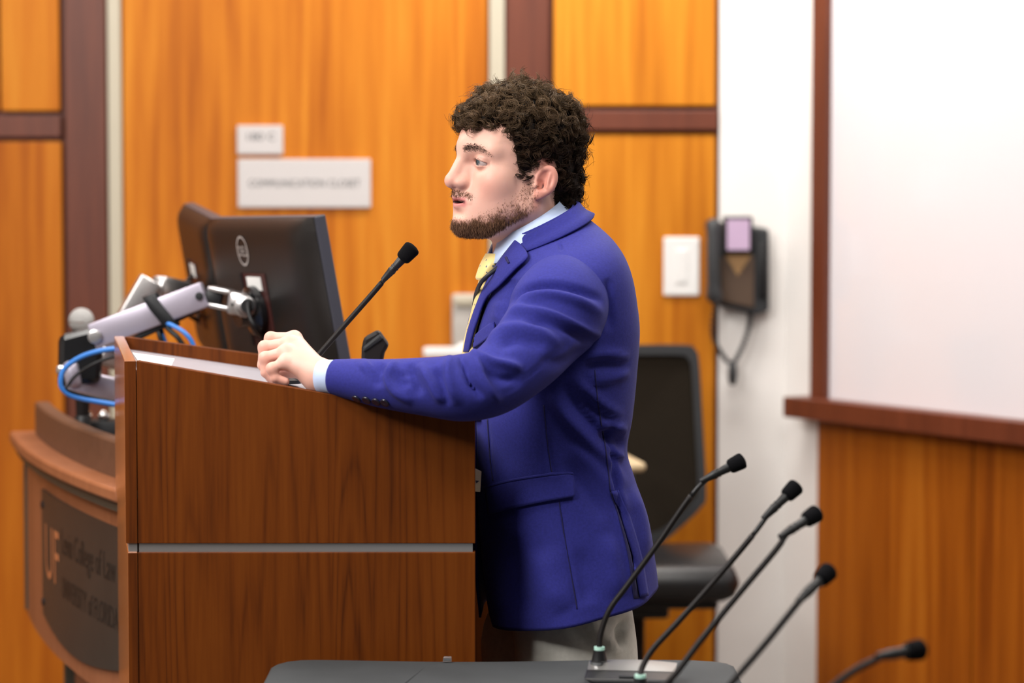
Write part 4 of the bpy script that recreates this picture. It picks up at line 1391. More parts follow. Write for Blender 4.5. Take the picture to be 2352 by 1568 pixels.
# far (right) hand hanging relaxed at the side, plain curled fingers
def rhand():
    w = np.array(P(1198, 1125, 4.18)); dn = np.array([-.25, .02, -.97]); dn /= np.linalg.norm(dn)
    fwd = np.array([-.97, 0, .25]); out = np.array([0, 1, 0])
    tips = []
    for k in range(4):
        m = w + dn * .085 + fwd * (.030 - .020 * k) * -1
        b = m + dn * .040 + out * -.006; c = b + dn * .022 + out * -.022; e = c + dn * .006 + out * -.020
        tips.append((m, b, c, e, .0088 - .0004 * k))
    def fn(p):
        p = p.astype(np.float32)
        d = None
        for m, b, c, e, r in tips:
            g = smin(cone(p, w, m, .020, r * 1.25), cone(p, m, b, r * 1.05, r), .006)
            g = smin(g, cone(p, b, c, r, r * .9), .004); g = smin(g, cone(p, c, e, r * .9, r * .75), .004)
            d = g if d is None else smin(d, g, .004)
        t0 = w + dn * .03 + fwd * .028; t1 = t0 + dn * .04 + fwd * .02; t2 = t1 + dn * .03
        d = smin(d, smin(cone(p, t0, t1, .013, .0105), cone(p, t1, t2, .0105, .008), .004), .008)
        return smin(d, cone(p, w, w - dn * .05, .022, .024), .01)
    return nets(fn, w + np.array([-.12, -.07, -.20]), w + np.array([.07, .06, .06]), .003)


RV, RF = rhand()
allV = np.vstack([bodyV[0], bodyV[1], iv, RV])
allC = np.vstack([bodyC[0], bodyC[1], np.tile(skin, (len(iv), 1)), np.tile(np.array([.72, .415, .335]), (len(RV), 1))])
allF = [tuple(f) for f in bodyF[0]] + [tuple(f) for f in bodyF[1]] + itri + [tuple(f) for f in (RF + o + len(iv))]
mesh_obj('body', allV, allF, M['skin'], person, True, allC)

# ---- eyes and teeth
def eye(c, gaze):
    n = 28
    me = MB().sphere((0, 0, 0), .0124 * HS, 32, 24)
    g = np.array(gaze) / np.linalg.norm(gaze)
    V = np.array([tuple(v) for v in me.v]); D = V / np.linalg.norm(V, axis=1, keepdims=True)
    ang = np.degrees(np.arccos(np.clip(D @ g, -1, 1)))
    V = V * (1 + .07 * np.exp(-(ang / 22) ** 2))[:, None]
    col = np.tile(np.array([.48, .38, .36]), (len(V), 1))
    col[ang < 29] = (.07, .09, .10)
    col[ang < 13] = (.01, .01, .01)
    return mesh_obj('eyeball', V + h2w(np.array(c)), me.f, M['eye'], person, True, col)


M['eye'] = vcol_mat('eye', rough=.15, spec=.35)
for c in EYE:
    eye(c, np.array([1, .06, -.03]) @ HB)
tv = MB().sphere((0, 0, 0), 1, 20, 10)
V = np.array([tuple(v) for v in tv.v]) * np.array([.012, .016, .0030]) + np.array([.086, 0, -.0352])
mesh_obj('teeth', h2w(V), tv.f, M['tooth'], person)

# ---- hair: a dark inner mass plus curled locks
SK = lambda p: smin(ell(p, (-.004, 0, .046), (.094, .075, .087)), ell(p, (.042, 0, .052), (.052, .060, .052)), .02)




def cap_fn(p):
    p = p.astype(np.float32)
    top = sstep(p[:, 2], .03, .12)
    d = SK(p) - (.003 + .009 * top)
    d = smin(d, cone(p, (-.058, 0, -.01), (-.058, 0, -.070), .050, .044), .02)
    cut = (hairline_z(p[:, 0]) + .004 - p[:, 2]) * .7
    return smax(d, cut.astype(np.float32), .006)


CV, CF = nets(cap_fn, (-.14, -.12, -.14), (.13, .12, .18), .004)
ccol = np.tile(np.array([.007, .0035, .002]), (len(CV), 1))

lv_, lf_, lc_ = [h2w(CV)], [CF], [ccol]
off = len(CV)


def strands(path_list, rad, cols):
    """path_list: (S, n, 3) world polylines; 3-sided tubes"""
    global off
    Pn = np.asarray(path_list); S, n, _ = Pn.shape
    T_ = np.gradient(Pn, axis=1); T_ /= np.linalg.norm(T_, axis=2, keepdims=True) + 1e-9
    ref = np.array([.31, .62, .72]); A = np.cross(T_, ref); A /= np.linalg.norm(A, axis=2, keepdims=True) + 1e-9
    B = np.cross(T_, A)
    taper = np.interp(np.linspace(0, 1, n), [0, .1, .8, 1], [.7, 1, .8, .25])
    rings = []
    for k in range(3):
        a = 2 * math.pi * k / 3
        rings.append(Pn + (A * math.cos(a) + B * math.sin(a)) * (np.asarray(rad)[:, None] * taper)[:, :, None])
    R = np.stack(rings, 2)                     # S,n,3,3
    V = R.reshape(-1, 3)
    s, i, k = np.meshgrid(np.arange(S), np.arange(n - 1), np.arange(3), indexing='ij')
    a = (s * n + i) * 3 + k; b = (s * n + i) * 3 + (k + 1) % 3
    F = np.stack([a, b, b + 3, a + 3], -1).reshape(-1, 4) + off
    C = np.repeat(np.asarray(cols), n * 3, axis=0)
    lv_.append(V); lf_.append(F); lc_.append(C); off += len(V)


# roots on the skull
cand = rng.normal(size=(26000, 3)); cand /= np.linalg.norm(cand, axis=1, keepdims=True)
cand = cand * np.array([.11, .085, .10]) + np.array([.0, 0, .03])
cand[:, 2] -= (rng.random(26000) < .25) * rng.random(26000) * .08
cand = cand.astype(np.float32)
for it in range(4):
    cand = cand - grad(cap_fn, cand, .001) * cap_fn(cand)[:, None]
ok = ~((np.abs(cand[:, 1]) > .055) & (cand[:, 0] > -.034) & (cand[:, 0] < .012) & (cand[:, 2] < .026)) & (cand[:, 2] > hairline_z(cand[:, 0]) - .000) & (np.abs(cap_fn(cand)) < .003)
cand = cand[ok]
# thin out
keep = []
cell = {}
for i, c in enumerate(cand):
    top = c[2] > .09
    rmin = .0076
    k = tuple((c / .008).astype(int))
    bad = False
    for dx in (-1, 0, 1):
        for dy in (-1, 0, 1):
            for dz in (-1, 0, 1):
                for j in cell.get((k[0] + dx, k[1] + dy, k[2] + dz), ()):
                    if np.linalg.norm(cand[j] - c) < rmin: bad = True; break
    if not bad:
        keep.append(i); cell.setdefault(k, []).append(i)
roots = cand[keep]
rn = grad(cap_fn, roots, .001)
paths, rads, cols = [], [], []
NSEG = 14
for p, n in zip(roots, rn):
    topw = float(np.clip((p[2] - .04) / .07, 0, 1))
    frontw = float(np.clip((p[0] - .02) / .06, 0, 1))
    ax = n * (.50 + .35 * topw) + rng.normal(size=3) * .5 + np.array([0, 0, -.45 * (1 - topw)]) + np.array([.55 * frontw, 0, -.25 * frontw])
    ax /= np.linalg.norm(ax)
    clump = .5 + .5 * math.sin(p[0] * 95 + 2 * math.sin(p[1] * 60)) * math.sin(p[1] * 90 + p[2] * 80 + 1.3)
    big = rng.random() < (.15 + .35 * topw)
    L = rng.uniform(.009, .019) * (1 + .45 * topw) * (.7 + .5 * clump)
    if p[2] < 0: L *= .7
    R0 = rng.uniform(.0042, .0072) * (1.45 if big else 1)
    turns = rng.uniform(1.2, 2.2) * rng.choice([-1, 1])
    ph = rng.uniform(0, 2 * math.pi)
    e1 = np.cross(ax, rng.normal(size=3)); e1 /= np.linalg.norm(e1); e2 = np.cross(ax, e1)
    br = rng.uniform(.5, 1.9)
    base = np.array([.027, .0145, .0078]) * br + np.array([.072, .046, .023]) * topw ** 1.5  # strands lightened towards the crown, overhead light painted into the colour
    t = np.linspace(0, 1, NSEG)
    for s in range(13):
        dphi = rng.normal() * .36; dr = 1 + rng.normal() * .22; dl = 1 + rng.normal() * .10
        ang = ph + dphi + turns * 2 * math.pi * t
        rr = R0 * dr * np.interp(t, [0, .25, 1], [.35, 1, .9])
        path = p + n * (-.0055 + .006 * clump * (.4 + .6 * topw)) + ax * (L * dl * t)[:, None] + e1 * (rr * np.cos(ang))[:, None] + e2 * (rr * np.sin(ang))[:, None] + rng.normal(size=3) * .0012
        paths.append(h2w(path)); rads.append(rng.uniform(.00032, .00062)); cols.append(base * rng.uniform(.75, 1.3))
strands(paths, rads, cols)
# loose fly-away hairs
paths, rads, cols = [], [], []
for i in rng.choice(len(roots), 420):
    p, n = roots[i], rn[i]
    ax = n + rng.normal(size=3) * .5; ax /= np.linalg.norm(ax)
    e1 = np.cross(ax, rng.normal(size=3)); e1 /= np.linalg.norm(e1); e2 = np.cross(ax, e1)
    t = np.linspace(0, 1, NSEG); R0 = rng.uniform(.005, .010); ang = rng.uniform(0, 6) + rng.uniform(.7, 1.6) * 2 * math.pi * t
    L = rng.uniform(.016, .034) * (1.0 if p[2] > .06 else .7)
    path = p + ax * (L * t)[:, None] + e1 * (R0 * np.cos(ang))[:, None] + e2 * (R0 * np.sin(ang))[:, None]
    paths.append(h2w(path)); rads.append(.00035); cols.append(np.array([.03, .017, .01]))
strands(paths, rads, cols)
mesh_obj('hair', np.vstack(lv_), np.vstack(lf_), M['hair'], person, True, np.vstack(lc_))

# ---- beard, moustache and eyebrows as short strands
def tufts(name, prob, count, lmin, lmax, dirf, col, rad):
    global off, lv_, lf_, lc_
    off = 0; lv_, lf_, lc_ = [], [], []
    w = prob / prob.sum()
    ids = rng.choice(len(HV), count, p=w)
    paths, rads, cols = [], [], []
    t = np.linspace(0, 1, 5)
    for i in ids:
        p = HV[i] + rng.normal(size=3) * .0007; n = HN[i]
        d = dirf(p, n) + rng.normal(size=3) * .28
        d /= np.linalg.norm(d)
        L = rng.uniform(lmin, lmax) * (.22 + .98 * prob[i])
        bend = rng.normal(size=3) * .15 * L
        path = p - n * .0006 + d * (L * t)[:, None] + bend * (t ** 2)[:, None] + np.array([0, 0, -1.0]) * (L * .15 * t ** 2)[:, None]
        paths.append(h2w(path)); rads.append(rad * rng.uniform(.7, 1.3)); cols.append(np.array(col) * rng.uniform(.5, 1.5))
    strands(paths, rads, cols)
    return mesh_obj(name, np.vstack(lv_), np.vstack(lf_), M['hair'], person, True, np.vstack(lc_))


tufts('beard', np.clip(dens_c, 0, 1) ** 1.3 + 1e-9, 14000, .0030, .0070, lambda p, n: n * .32 + np.array([.12, 0, -.9]), (.17, .085, .048), .00022)
br_ = np.exp(-((Z_ - np.interp(Y_, [.008, .02, .032, .045, .056], [.0425, .0455, .0455, .0405, .033])) / .0038) ** 2) * sstep(Y_, .009, .014) * (1 - .6 * sstep(Y_, .022, .05)) * sstep(-Y_, -.058, -.048) * (X_ > .04)
for sd_ in (1, -1):
    tufts('eyebrow', np.clip(br_ * 1.3, 0, 1) * (HV[:, 1] * sd_ > .004) + 1e-12, 1300, .0036, .0058, lambda p, n: n * .35 + np.array([-.85, .45 * np.sign(p[1]), .06]), (.050, .027, .018), .00024)
lash = np.exp(-((Z_ - .0268) / .0016) ** 2) * np.exp(-((Y_ - .031) / .010) ** 4) * (X_ > .084)
for sd_ in (1, -1):
    tufts('eyelash_fringe', lash * (HV[:, 1] * sd_ > .004) + 1e-12, 24, .0025, .004, lambda p, n: np.array([1.0, .15 * np.sign(p[1]), .25]), (.04, .022, .016), .0002)

# ---- clothes -------------------------------------------------------------
TB = math.radians(15)
tF = np.array([-math.cos(TB), -math.sin(TB), 0]); tL = np.array([math.sin(TB), -math.cos(TB), 0])
rows = [  # image row, centre column, half depth, half width, forward tilt
    (1376, 1301, .142, .205, 13), (1300, 1292, .141, .205, 11), (1200, 1281, .137, .199, 8), (1100, 1264, .128, .191, 5), (1030, 1257, .121, .187, 2),
    (950, 1261, .126, .195, 0), (850, 1263, .131, .205, 0), (760, 1267, .131, .213, 1), (700, 1270, .123, .215, 3), (650, 1270, .115, .213, 6),
    (610, 1268, .105, .203, 9), (580, 1262, .095, .180, 13), (558, 1254, .086, .145, 17), (540, 1246, .077, .108, 21), (524, 1238, .070, .080, 24), (508, 1231, .066, .070, 26)]
RT = []
for y, c, a, b, t in rows:
    p = P(c, y, HY); RT.append((p.x, p.y, p.z, a, b, math.radians(t)))
RT = np.array(RT)


def ring(row, th, grow=0.0, ex=2.25):
    cx, cy, cz, a, b, t = row
    c, s = np.cos(th), np.sin(th)
    r = (np.abs(c) ** ex + np.abs(s) ** ex) ** (-1 / ex)
    u, v = r * c * (a + grow), r * s * (b + grow)
    tu = tF * math.cos(t) + np.array([0, 0, -math.sin(t)])
    return np.array([cx, cy, cz]) + u[:, None] * tu + v[:, None] * tL


def fold_field(V, N, folds):
    """folds: polyline pixel ridges/valleys on the camera side -> displacement"""
    px, py = pix_np(V)
    face = np.clip(((np.array([0, 0, CAMZ]) - V) / np.linalg.norm(V - np.array([0, 0, CAMZ]), axis=1, keepdims=True) * N).sum(1) * 3 + .35, 0, 1)
    d = np.zeros(len(V))
    for pts, w, amp in folds:
        best = np.full(len(V), 1e9); at = np.zeros(len(V))
        A = catmull(pts, max(12, len(pts) * 6))
        tot = len(A) - 1
        for i in range(tot):
            a, b = A[i], A[i + 1]; ab = b - a; L2 = ab @ ab + 1e-9
            t = np.clip(((px - a[0]) * ab[0] + (py - a[1]) * ab[1]) / L2, 0, 1)
            dd = np.hypot(px - a[0] - t * ab[0], py - a[1] - t * ab[1])
            m = dd < best
            best = np.where(m, dd, best); at = np.where(m, (i + t) / tot, at)
        tap = np.clip(np.minimum(at, 1 - at) / .25, 0, 1) ** .7
        d += amp * 1.5 * np.exp(-(best / (w * .85)) ** 2) * tap
    return d * face


def vnormals(V, F):
    V = np.asarray(V); F = np.asarray(F)
    n = np.cross(V[F[:, 2]] - V[F[:, 0]], V[F[:, 3]] - V[F[:, 1]])
    N = np.zeros_like(V)
    for k in range(4): np.add.at(N, F[:, k], n)
    return N / (np.linalg.norm(N, axis=1, keepdims=True) + 1e-12)


def grid_faces(n, m, wrap=False):
    f = []
    for i in range(n - 1):
        for j in range(m - 1 if not wrap else m):
            a = i * m + j; b = i * m + (j + 1) % m
            f.append((a, b, b + m, a + m))
    return np.array(f)


ROWS = catmull(RT, 150)
gapz = [.70, .80, .98, 1.03, 1.10, 1.20, 1.28, 1.33, 1.37, 1.45]
gapv = [26, 10, 2, 1.5, 2, 4, 7, 12, 24, 46]


def torso_shell(grow, gap, nth=200, extra=None):
    V = []
    for r in ROWS:
        g = math.radians(np.interp(r[2], gapz, gapv)) if gap else 0.0
        th = np.linspace(g, 2 * math.pi - g, nth)
        V.append(ring(r, th, grow))
    return np.vstack(V), grid_faces(len(ROWS), nth)


JV, JF = torso_shell(0, True)
JN = vnormals(JV, JF)
ctr = np.repeat(ROWS[:, :3], 200, 0)
if ((JV - ctr) * JN).sum() < 0:
    JF = JF[:, ::-1]; JN = -JN
jfolds = [
    ([(1262, 900), (1300, 955), (1345, 1005), (1395, 1060), (1440, 1125)], 16, .0075),
    ([(1285, 880), (1330, 940), (1375, 985), (1432, 1003)], 13, -.006),
    ([(1366, 985), (1400, 978), (1440, 990)], 11, .007),
    ([(1384, 1020), (1410, 1040), (1432, 1052)], 10, .006),
    ([(1375, 1003), (1410, 1012), (1436, 1022)], 9, -.006),
    ([(1335, 822), (1385, 812), (1446, 822)], 12, .006), ([(1340, 842), (1390, 836), (1448, 838)], 10, -.005),
    ([(1350, 872), (1400, 868), (1446, 852)], 12, .006), ([(1310, 855), (1350, 900), (1390, 935), (1430, 960)], 14, .006),
    ([(1330, 905), (1370, 940), (1425, 968)], 12, -.005),
    ([(1310, 1020), (1360, 1070), (1410, 1130), (1445, 1180)], 20, .005), ([(1290, 1060), (1340, 1120), (1390, 1190)], 20, -.004),
    ([(1398, 960), (1404, 1060), (1425, 1180), (1450, 1290), (1468, 1380)], 7, -.0075), ([(1415, 1160), (1440, 1260), (1458, 1360)], 12, .007),
    ([(1450, 1120), (1475, 1200), (1485, 1290)], 14, .005),
    ([(1250, 1260), (1260, 1330), (1300, 1400)], 40, .006), ([(1180, 1230), (1190, 1330), (1200, 1420)], 30, -.004),
    ([(1330, 1260), (1345, 1330), (1350, 1390)], 30, -.004), ([(1395, 1230), (1410, 1300), (1420, 1370)], 26, .005),
    ([(1120, 960), (1126, 1050), (1133, 1100)], 5, -.002), ([(1250, 940), (1262, 1050), (1270, 1090)], 5, -.0022),
    ([(1283, 1155), (1300, 1250), (1318, 1350), (1326, 1398)], 5, -.0022),
    ([(1395, 640), (1400, 700), (1402, 760)], 9, -.005), ([(1180, 640), (1176, 700), (1170, 740)], 16, -.006), ([(1150, 690), (1140, 740)], 16, .004),
    ([(1284, 556), (1290, 575)], 5, -.003),
]
JV2 = JV + JN * fold_field(JV, JN, jfolds)[:, None]
# soft all-round waviness of the skirt
th_all = np.tile(np.linspace(0, 2 * math.pi, 200), len(ROWS)); zz = JV[:, 2]
JV2 = JV2 + JN * (.004 * np.sin(th_all * 7 + zz * 9) * np.clip((1.0 - zz) / .25, 0, 1))[:, None]
jacket = mesh_obj('jacket', JV2, JF, M['suit'], person)
so = jacket.modifiers.new('cloth', 'SOLIDIFY'); so.thickness = .004; so.offset = -1

BV = BVHTree.FromPolygons([Vector(v) for v in JV2], [tuple(f) for f in JF])
cv_, cf_ = torso_shell(.001, False)
BVC = BVHTree.FromPolygons([Vector(v) for v in cv_], [tuple(f) for f in cf_])


def drape(edge_a, edge_b, name, m, parent, lift=.004, na=40, nb=8, tree=None, thick=.003, fallY=3.9, bulge=0.0, follow=None):
    """ruled patch between two pixel polylines laid on the cloth beneath"""
    tree = tree or BV
    A, B = catmull(edge_a, na), catmull(edge_b, na)
    V, miss = [], []
    for i in range(na):
        for j in range(nb):
            s = j / (nb - 1)
            x, y = A[i] * (1 - s) + B[i] * s
            d = ray(x, y)
            hit, nrm, _, _ = tree.ray_cast(CAMP, d.normalized())
            if hit is None:
                V.append(None)
            else:
                if nrm.dot(d) > 0: nrm = -nrm
                V.append(hit + nrm * (lift + bulge * math.sin(math.pi * s)))
    ys = [v.y for v in V if v is not None]
    for k, v in enumerate(V):
        if v is None:
            i, j = divmod(k, nb); s = j / (nb - 1)
            x, y = A[i] * (1 - s) + B[i] * s
            near = [V[i * nb + jj].y for jj in range(nb) if isinstance(V[i * nb + jj], Vector)]
            V[k] = P(x, y, (near[0] if near else fallY))
    o = MB().add(V, [tuple(f) for f in grid_faces(na, nb)]).build(name, m, parent, smooth=True)
    mo_ = o.modifiers.new('thick', 'SOLIDIFY'); mo_.thickness = thick; mo_.offset = 0
    return o


# sleeves
def sleeve(ctrl, folds, name, nseg=170, nth=72):
    C = catmull([(*P(x, y, Y), r) for x, y, Y, r in ctrl], nseg)
    V = []
    pts = C[:, :3]; T_ = np.gradient(pts, axis=0); T_ /= np.linalg.norm(T_, axis=1, keepdims=True)
    nrm = np.cross(T_[0], np.array([0, 1, 0])); nrm /= np.linalg.norm(nrm)
    for i in range(nseg):
        nrm = nrm - T_[i] * (nrm @ T_[i]); nrm /= np.linalg.norm(nrm)
        bn = np.cross(T_[i], nrm)
        th = np.linspace(0, 2 * math.pi, nth, endpoint=False)
        V.append(pts[i] + (np.cos(th)[:, None] * nrm + np.sin(th)[:, None] * bn * .95) * C[i, 3])
    V = np.vstack(V); F = grid_faces(nseg, nth, True)
    N = vnormals(V, F)
    if ((V - np.repeat(pts, nth, 0)) * N).sum() < 0: F = F[:, ::-1]; N = -N
    V2 = V + N * fold_field(V, N, folds)[:, None]
    o = mesh_obj(name, V2, F, M['suit'], jacket)
    m_ = o.modifiers.new('cloth', 'SOLIDIFY'); m_.thickness = .003; m_.offset = -1
    return o, V2, F


sfolds = [
    ([(1172, 700), (1215, 662), (1270, 655), (1330, 668), (1385, 690)], 9, -.010), ([(1172, 728), (1210, 690), (1265, 678), (1330, 692), (1388, 722)], 13, .008),
    ([(1150, 742), (1200, 716), (1262, 722), (1330, 750), (1385, 775)], 10, .007), ([(1200, 738), (1262, 742), (1330, 772), (1372, 788)], 12, -.006),
    ([(1118, 782), (1170, 755), (1230, 760), (1290, 792)], 14, .007), ([(1140, 800), (1190, 780), (1250, 800)], 14, -.005),
    ([(1058, 812), (1066, 845), (1080, 880), (1108, 915)], 8, -.012), ([(1083, 806), (1100, 850), (1120, 890), (1150, 925)], 12, .008),
    ([(1080, 808), (1125, 830), (1172, 838), (1200, 850)], 10, .008), ([(1110, 850), (1150, 870), (1200, 872)], 14, -.006),
    ([(1035, 815), (1030, 850), (1035, 890), (1050, 930)], 12, .007),
    ([(1000, 845), (1012, 880), (1030, 930)], 14, -.006), ([(962, 835), (985, 870), (1005, 905), (1020, 925)], 11, .007),
    ([(940, 835), (950, 870), (965, 910)], 13, -.007), ([(912, 828), (892, 862), (905, 893), (945, 925)], 10, .008),
    ([(925, 850), (920, 872), (935, 890)], 12, -.005), ([(880, 835), (868, 862), (872, 890)], 14, -.005), ([(850, 832), (830, 850)], 16, .003),
    ([(1135, 905), (1180, 890), (1230, 850), (1290, 800), (1335, 765)], 3.5, -.0018),
    ([(1240, 830), (1300, 830), (1350, 790)], 16, -.004),
]
lsleeve, SV, SF = sleeve([(1272, 655, 3.915, .045), (1284, 668, 3.868, .064), (1289, 690, 3.825, .077), (1278, 720, 3.787, .080), (1248, 764, 3.752, .070), (1196, 823, 3.705, .062), (1132, 874, 3.675, .056), (1064, 890, 3.662, .054), (985, 888, 3.674, .0475), (885, 881, 3.700, .0400), (820, 872, 3.720, .0345), (768, 866, 3.736, .0295)], sfolds, 'sleeve')
sleeve([(1262, 612, 4.06, .060), (1276, 640, 4.14, .076), (1282, 690, 4.175, .080), (1280, 760, 4.20, .070), (1270, 860, 4.215, .062), (1250, 960, 4.215, .054), (1222, 1050, 4.20, .046), (1200, 1120, 4.185, .036)], [], 'sleeve')
SB = BVHTree.FromPolygons([Vector(v) for v in SV], [tuple(f) for f in SF])
for (x, y) in ((819, 915), (842, 918), (864, 922), (884, 924)):
    d = ray(x, y).normalized()
    hit, nrm, _, _ = SB.ray_cast(CAMP, d)
    if hit:
        if nrm.dot(d) > 0: nrm = -nrm
        MB().lathe(hit - nrm * .001, nrm, [(0, .0075), (.003, .0075), (.0036, .006), (.0030, .003)], 18).build('cuff_button', M['button'], lsleeve, smooth=True)

# lapel, collar, pockets, vent seam
drape([(1190, 556), (1172, 580), (1149, 611), (1124, 655), (1103, 703), (1084, 760), (1074, 808)], [(1206, 574), (1217, 596), (1189, 624), (1155, 659), (1124, 690), (1099, 756), (1086, 808)], 'lapel', M['suit'], jacket, tree=BVC, lift=.0065, na=60, nb=10, bulge=.003)
drape([(1173, 600), (1180, 613)], [(1177, 598), (1184, 611)], 'buttonhole', M['suit_dark'], jacket, tree=BVC, lift=.0125, na=6, nb=3, thick=.001)
drape([(1122, 1118), (1180, 1103), (1250, 1092), (1313, 1086)], [(1129, 1180), (1190, 1165), (1260, 1150), (1318, 1140)], 'pocket_flap', M['suit'], jacket, lift=.0050, na=40, nb=10, thick=.004)
drape([(1118, 1122), (1180, 1106), (1250, 1094), (1316, 1088)], [(1118, 1116), (1180, 1100), (1250, 1088), (1316, 1082)], 'pocket_welt', M['suit'], jacket, lift=.0055, na=40, nb=4, thick=.004)
drape([(1092, 775), (1115, 755), (1140, 738)], [(1092, 800), (1115, 785), (1140, 766)], 'breast_pocket_welt', M['suit'], jacket, lift=.004, na=24, nb=8, thick=.003)

# seams, and a dark wedge painting the shade inside the side vent
for nm, A_, B_ in (('seam', [(1120, 962), (1126, 1050), (1133, 1104)], 1.1), ('seam', [(1249, 930), (1258, 1020), (1268, 1088)], 1.1), ('seam', [(1284, 1152), (1300, 1250), (1315, 1340), (1325, 1398)], 1.1), ('seam', [(1366, 850), (1374, 930), (1392, 1040), (1402, 1130)], 1.1)):
    drape([(x - B_, y) for x, y in A_], [(x + B_, y) for x, y in A_], nm, M['suit_dark'], jacket, lift=.0007, na=30, nb=3, thick=.0008)
drape([(1401, 1130), (1424, 1200), (1443, 1280), (1455, 1374)], [(1403, 1130), (1428, 1200), (1450, 1280), (1467, 1374)], 'vent_shade', M['suit_dark'], jacket, lift=.0008, na=30, nb=4, thick=.0008)
drape([(1403, 1128), (1428, 1200), (1450, 1280), (1466, 1372)], [(1421, 1125), (1447, 1200), (1470, 1280), (1485, 1368)], 'vent_edge', M['suit'], jacket, lift=.0035, na=30, nb=6, thick=.002)
# jacket collar: band round the neck, from notch to notch over the back
def band(rows_, th0, th1, name, m, parent, n=90, thick=.003):
    th = np.linspace(th0, th1, n)
    V = np.vstack([ring(np.array([*P(c, y, Yc), a, b, math.radians(t)]), th, 0, 2.05) for (c, y, Yc, a, b, t) in rows_])
    o = mesh_obj(name, V, grid_faces(len(rows_), n), m, parent)
    mo_ = o.modifiers.new('thick', 'SOLIDIFY'); mo_.thickness = thick; mo_.offset = 0
    return o


jr = [(1240, 543, HY, .094, .120, 24), (1238, 532, HY, .084, .102, 25), (1239, 524, HY, .078, .088, 27), (1238, 514, HY, .074, .081, 28), (1237, 510, HY, .071, .077, 28), (1238, 515, HY, .068, .073, 28)]
band(jr, math.radians(45), math.radians(315), 'collar', M['suit'], jacket)
sr = [(1216, 548, HY, .086, .092, 30), (1214, 534, HY, .077, .080, 30), (1213, 516, HY, .067, .066, 30), (1211, 502, HY, .063, .0625, 31), (1212, 508, HY, .061, .060, 31)]
ROWS_ALL = ROWS
ROWS = ROWS[ROWS[:, 2] > 1.10]
shirt = mesh_obj('shirt', *torso_shell(-.022, False), M['shirt'], person)
ROWS = ROWS_ALL
band(sr, math.radians(12), math.radians(348), 'shirt_collar', M['shirt'], shirt, thick=.002)
MB().tube([P(x, y, Y) for x, y, Y in ((800, 868, 3.727), (772, 866.5, 3.735), (750, 865.5, 3.742), (737, 865, 3.746))], [.0272, .0272, .0268, .0262], 32, caps=False).build('shirt_cuff', M['shirt'], shirt, smooth=True).modifiers.new('thick', 'SOLIDIFY').thickness = .002

# tie: knot and blade down the shirt front
def front_pt(px, py, Y): return P(px, py, Y)


tk = [(1131, 582, 3.955, .0175, .009), (1123, 606, 3.948, .022, .012), (1112, 634, 3.945, .018, .012), (1109, 642, 3.945, .014, .009)]
def tie_part(sec, name, parent, flat=1.0):
    C = catmull([(*P(x, y, Y), w, t) for x, y, Y, w, t in sec], 40)
    V = []
    sd = np.array([math.sin(TB + .1), -math.cos(TB + .1), 0])
    nt_ = np.array([-math.cos(TB + .1), -math.sin(TB + .1), 0])
    for c in C:
        th = np.linspace(0, 2 * math.pi, 24, endpoint=False)
        V.append(c[:3] + np.outer(np.sign(np.cos(th)) * np.abs(np.cos(th)) ** .7 * c[3], sd) + np.outer(np.sign(np.sin(th)) * np.abs(np.sin(th)) ** .8 * c[4], nt_))
    V = np.vstack(V); F = [tuple(f) for f in grid_faces(40, 24, True)] + [tuple(range(23, -1, -1)), tuple(39 * 24 + k for k in range(24))]
    return mesh_obj(name, V, F, M['tie'], parent)


tie = tie_part([(1113, 640, 3.952, .018, .006), (1103, 680, 3.955, .019, .005), (1090, 730, 3.960, .020, .0045), (1076, 790, 3.960, .021, .004), (1078, 850, 3.945, .036, .004), (1084, 960, 3.945, .038, .004)], 'tie', person)
tie_part(tk, 'tie_knot', tie)
ln = MB().tube(catmull([tuple(P(*q)) for q in ((1152, 608, 3.915), (1138, 619, 3.905), (1120, 633, 3.90), (1104, 650, 3.915), (1094, 674, 3.96), (1089, 705, 3.975), (1086, 730, 3.975), (1078, 770, 3.975), (1066, 812, 3.975), (1064, 860, 3.975))], 60), [.0036] * 60, 8)
ln.build('far_lapel_edge', M['lining'], person, smooth=True)  # dark tube standing in for the far lapel edge in shade

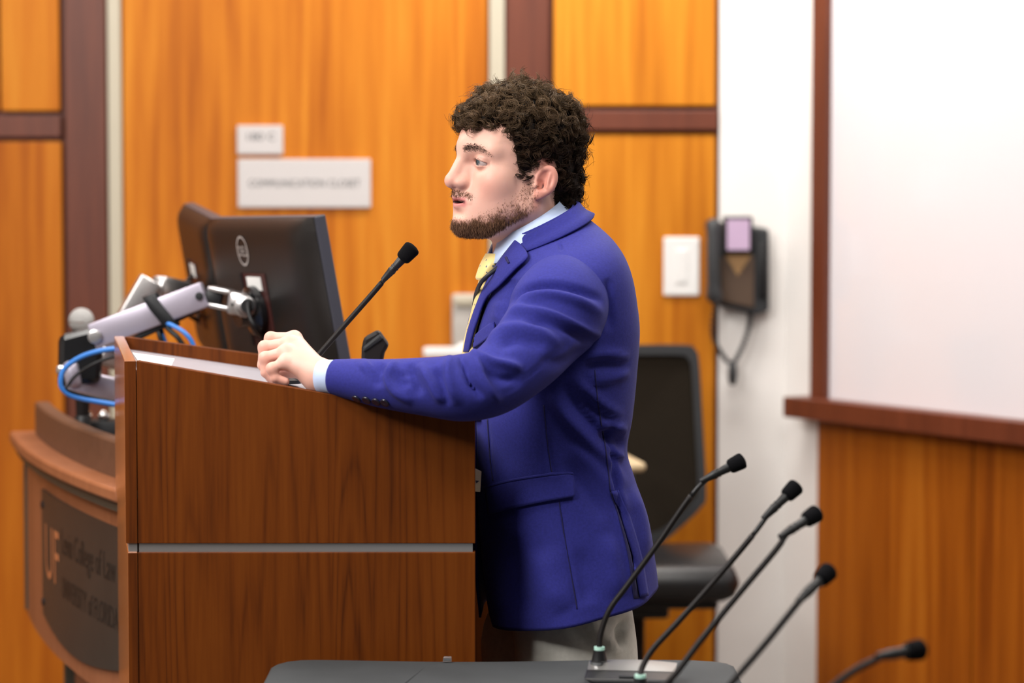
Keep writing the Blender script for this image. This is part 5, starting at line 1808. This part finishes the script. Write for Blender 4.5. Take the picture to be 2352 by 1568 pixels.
# trousers and shoes
def leg(cx, Y, name, folds):
    z_ = [.80, .72, .60, .45, .30, .14, .075]
    r_ = [.092, .090, .088, .080, .073, .070, .072]
    x_ = [P(1300, 1400, Y).x, P(cx, 1480, Y).x, P(cx, 1480, Y).x, P(cx, 1480, Y).x + .01, P(cx, 1480, Y).x + .015, P(cx, 1480, Y).x + .02, P(cx, 1480, Y).x + .02]
    C = catmull(np.stack([x_, z_, r_], 1), 70)
    th = np.linspace(0, 2 * math.pi, 60, endpoint=False)
    V = np.vstack([np.stack([c[0] + np.cos(th) * c[2] * 1.12, Y + np.sin(th) * c[2], np.full(60, c[1]) + .012 * np.sin(th * 3) * (c[1] < .12)], 1) for c in C])
    V[:, 0] += .004 * np.sin(V[:, 2] * 60 + 2 * np.sin(V[:, 1] * 30)) * np.clip((.5 - V[:, 2]) * 4, .2, 1)
    F = grid_faces(70, 60, True); N = vnormals(V, F)
    if ((V[:, :2] - np.repeat(np.stack([C[:, 0], np.full(70, Y)], 1), 60, 0)) * N[:, :2]).sum() < 0: F = F[:, ::-1]; N = -N
    V = V + N * fold_field(V, N, folds)[:, None]
    return V, F


tfl = [([(1330, 1400), (1365, 1440), (1400, 1480), (1430, 1500)], 14, .006), ([(1300, 1420), (1340, 1465), (1385, 1500)], 14, -.005), ([(1445, 1420), (1425, 1450), (1432, 1490)], 12, -.010), ([(1284, 1420), (1285, 1520)], 4, -.003), ([(1220, 1440), (1240, 1480), (1230, 1540)], 20, .004)]
V1, F1 = leg(1322, 3.925, 'a', tfl); V2_, F2 = leg(1246, 4.075, 'b', [])
# hip band joins both legs
th = np.linspace(0, 2 * math.pi, 80, endpoint=False)
hip = np.vstack([ring(np.array([P(c_, y, HY).x, HY, P(c_, y, HY).z, a, b, .05]), th) for y, c_, a, b in ((1120, 1264, .100, .150), (1200, 1280, .108, .160), (1270, 1288, .112, .165), (1320, 1294, .110, .160), (1360, 1298, .095, .130))])
V = np.vstack([V1, V2_, hip]); F = np.vstack([F1, F2 + len(V1), grid_faces(5, 80, True) + len(V1) + len(V2_)])
trs = mesh_obj('trousers', V, F, M['trouser'], person)
drape([(1415, 1392), (1440, 1405)], [(1420, 1388), (1444, 1400)], 'pocket_edge', M['trouser'], trs, tree=BVHTree.FromPolygons([Vector(v) for v in V], [tuple(f) for f in F]), lift=.002, na=6, nb=3, thick=.001)
for cx, Y in ((1322, 3.925), (1246, 4.075)):
    X0 = P(cx, 1480, Y).x + .02
    fn_ = lambda p, X0=X0, Y=Y: smax(smin(smin(ell(p, (X0 - .10, Y, .035), (.10, .045, .045)), ell(p, (X0 + .01, Y, .05), (.06, .038, .06)), .04), cone(p, (X0 + .02, Y, .08), (X0 + .015, Y, .13), .04, .045), .03), -p[:, 2] + .002, .006)
    SVv, SFf = nets(fn_, (X0 - .22, Y - .07, -.02), (X0 + .10, Y + .07, .18), .006)
    mesh_obj('shoe', SVv, SFf, M['shoe'], person)
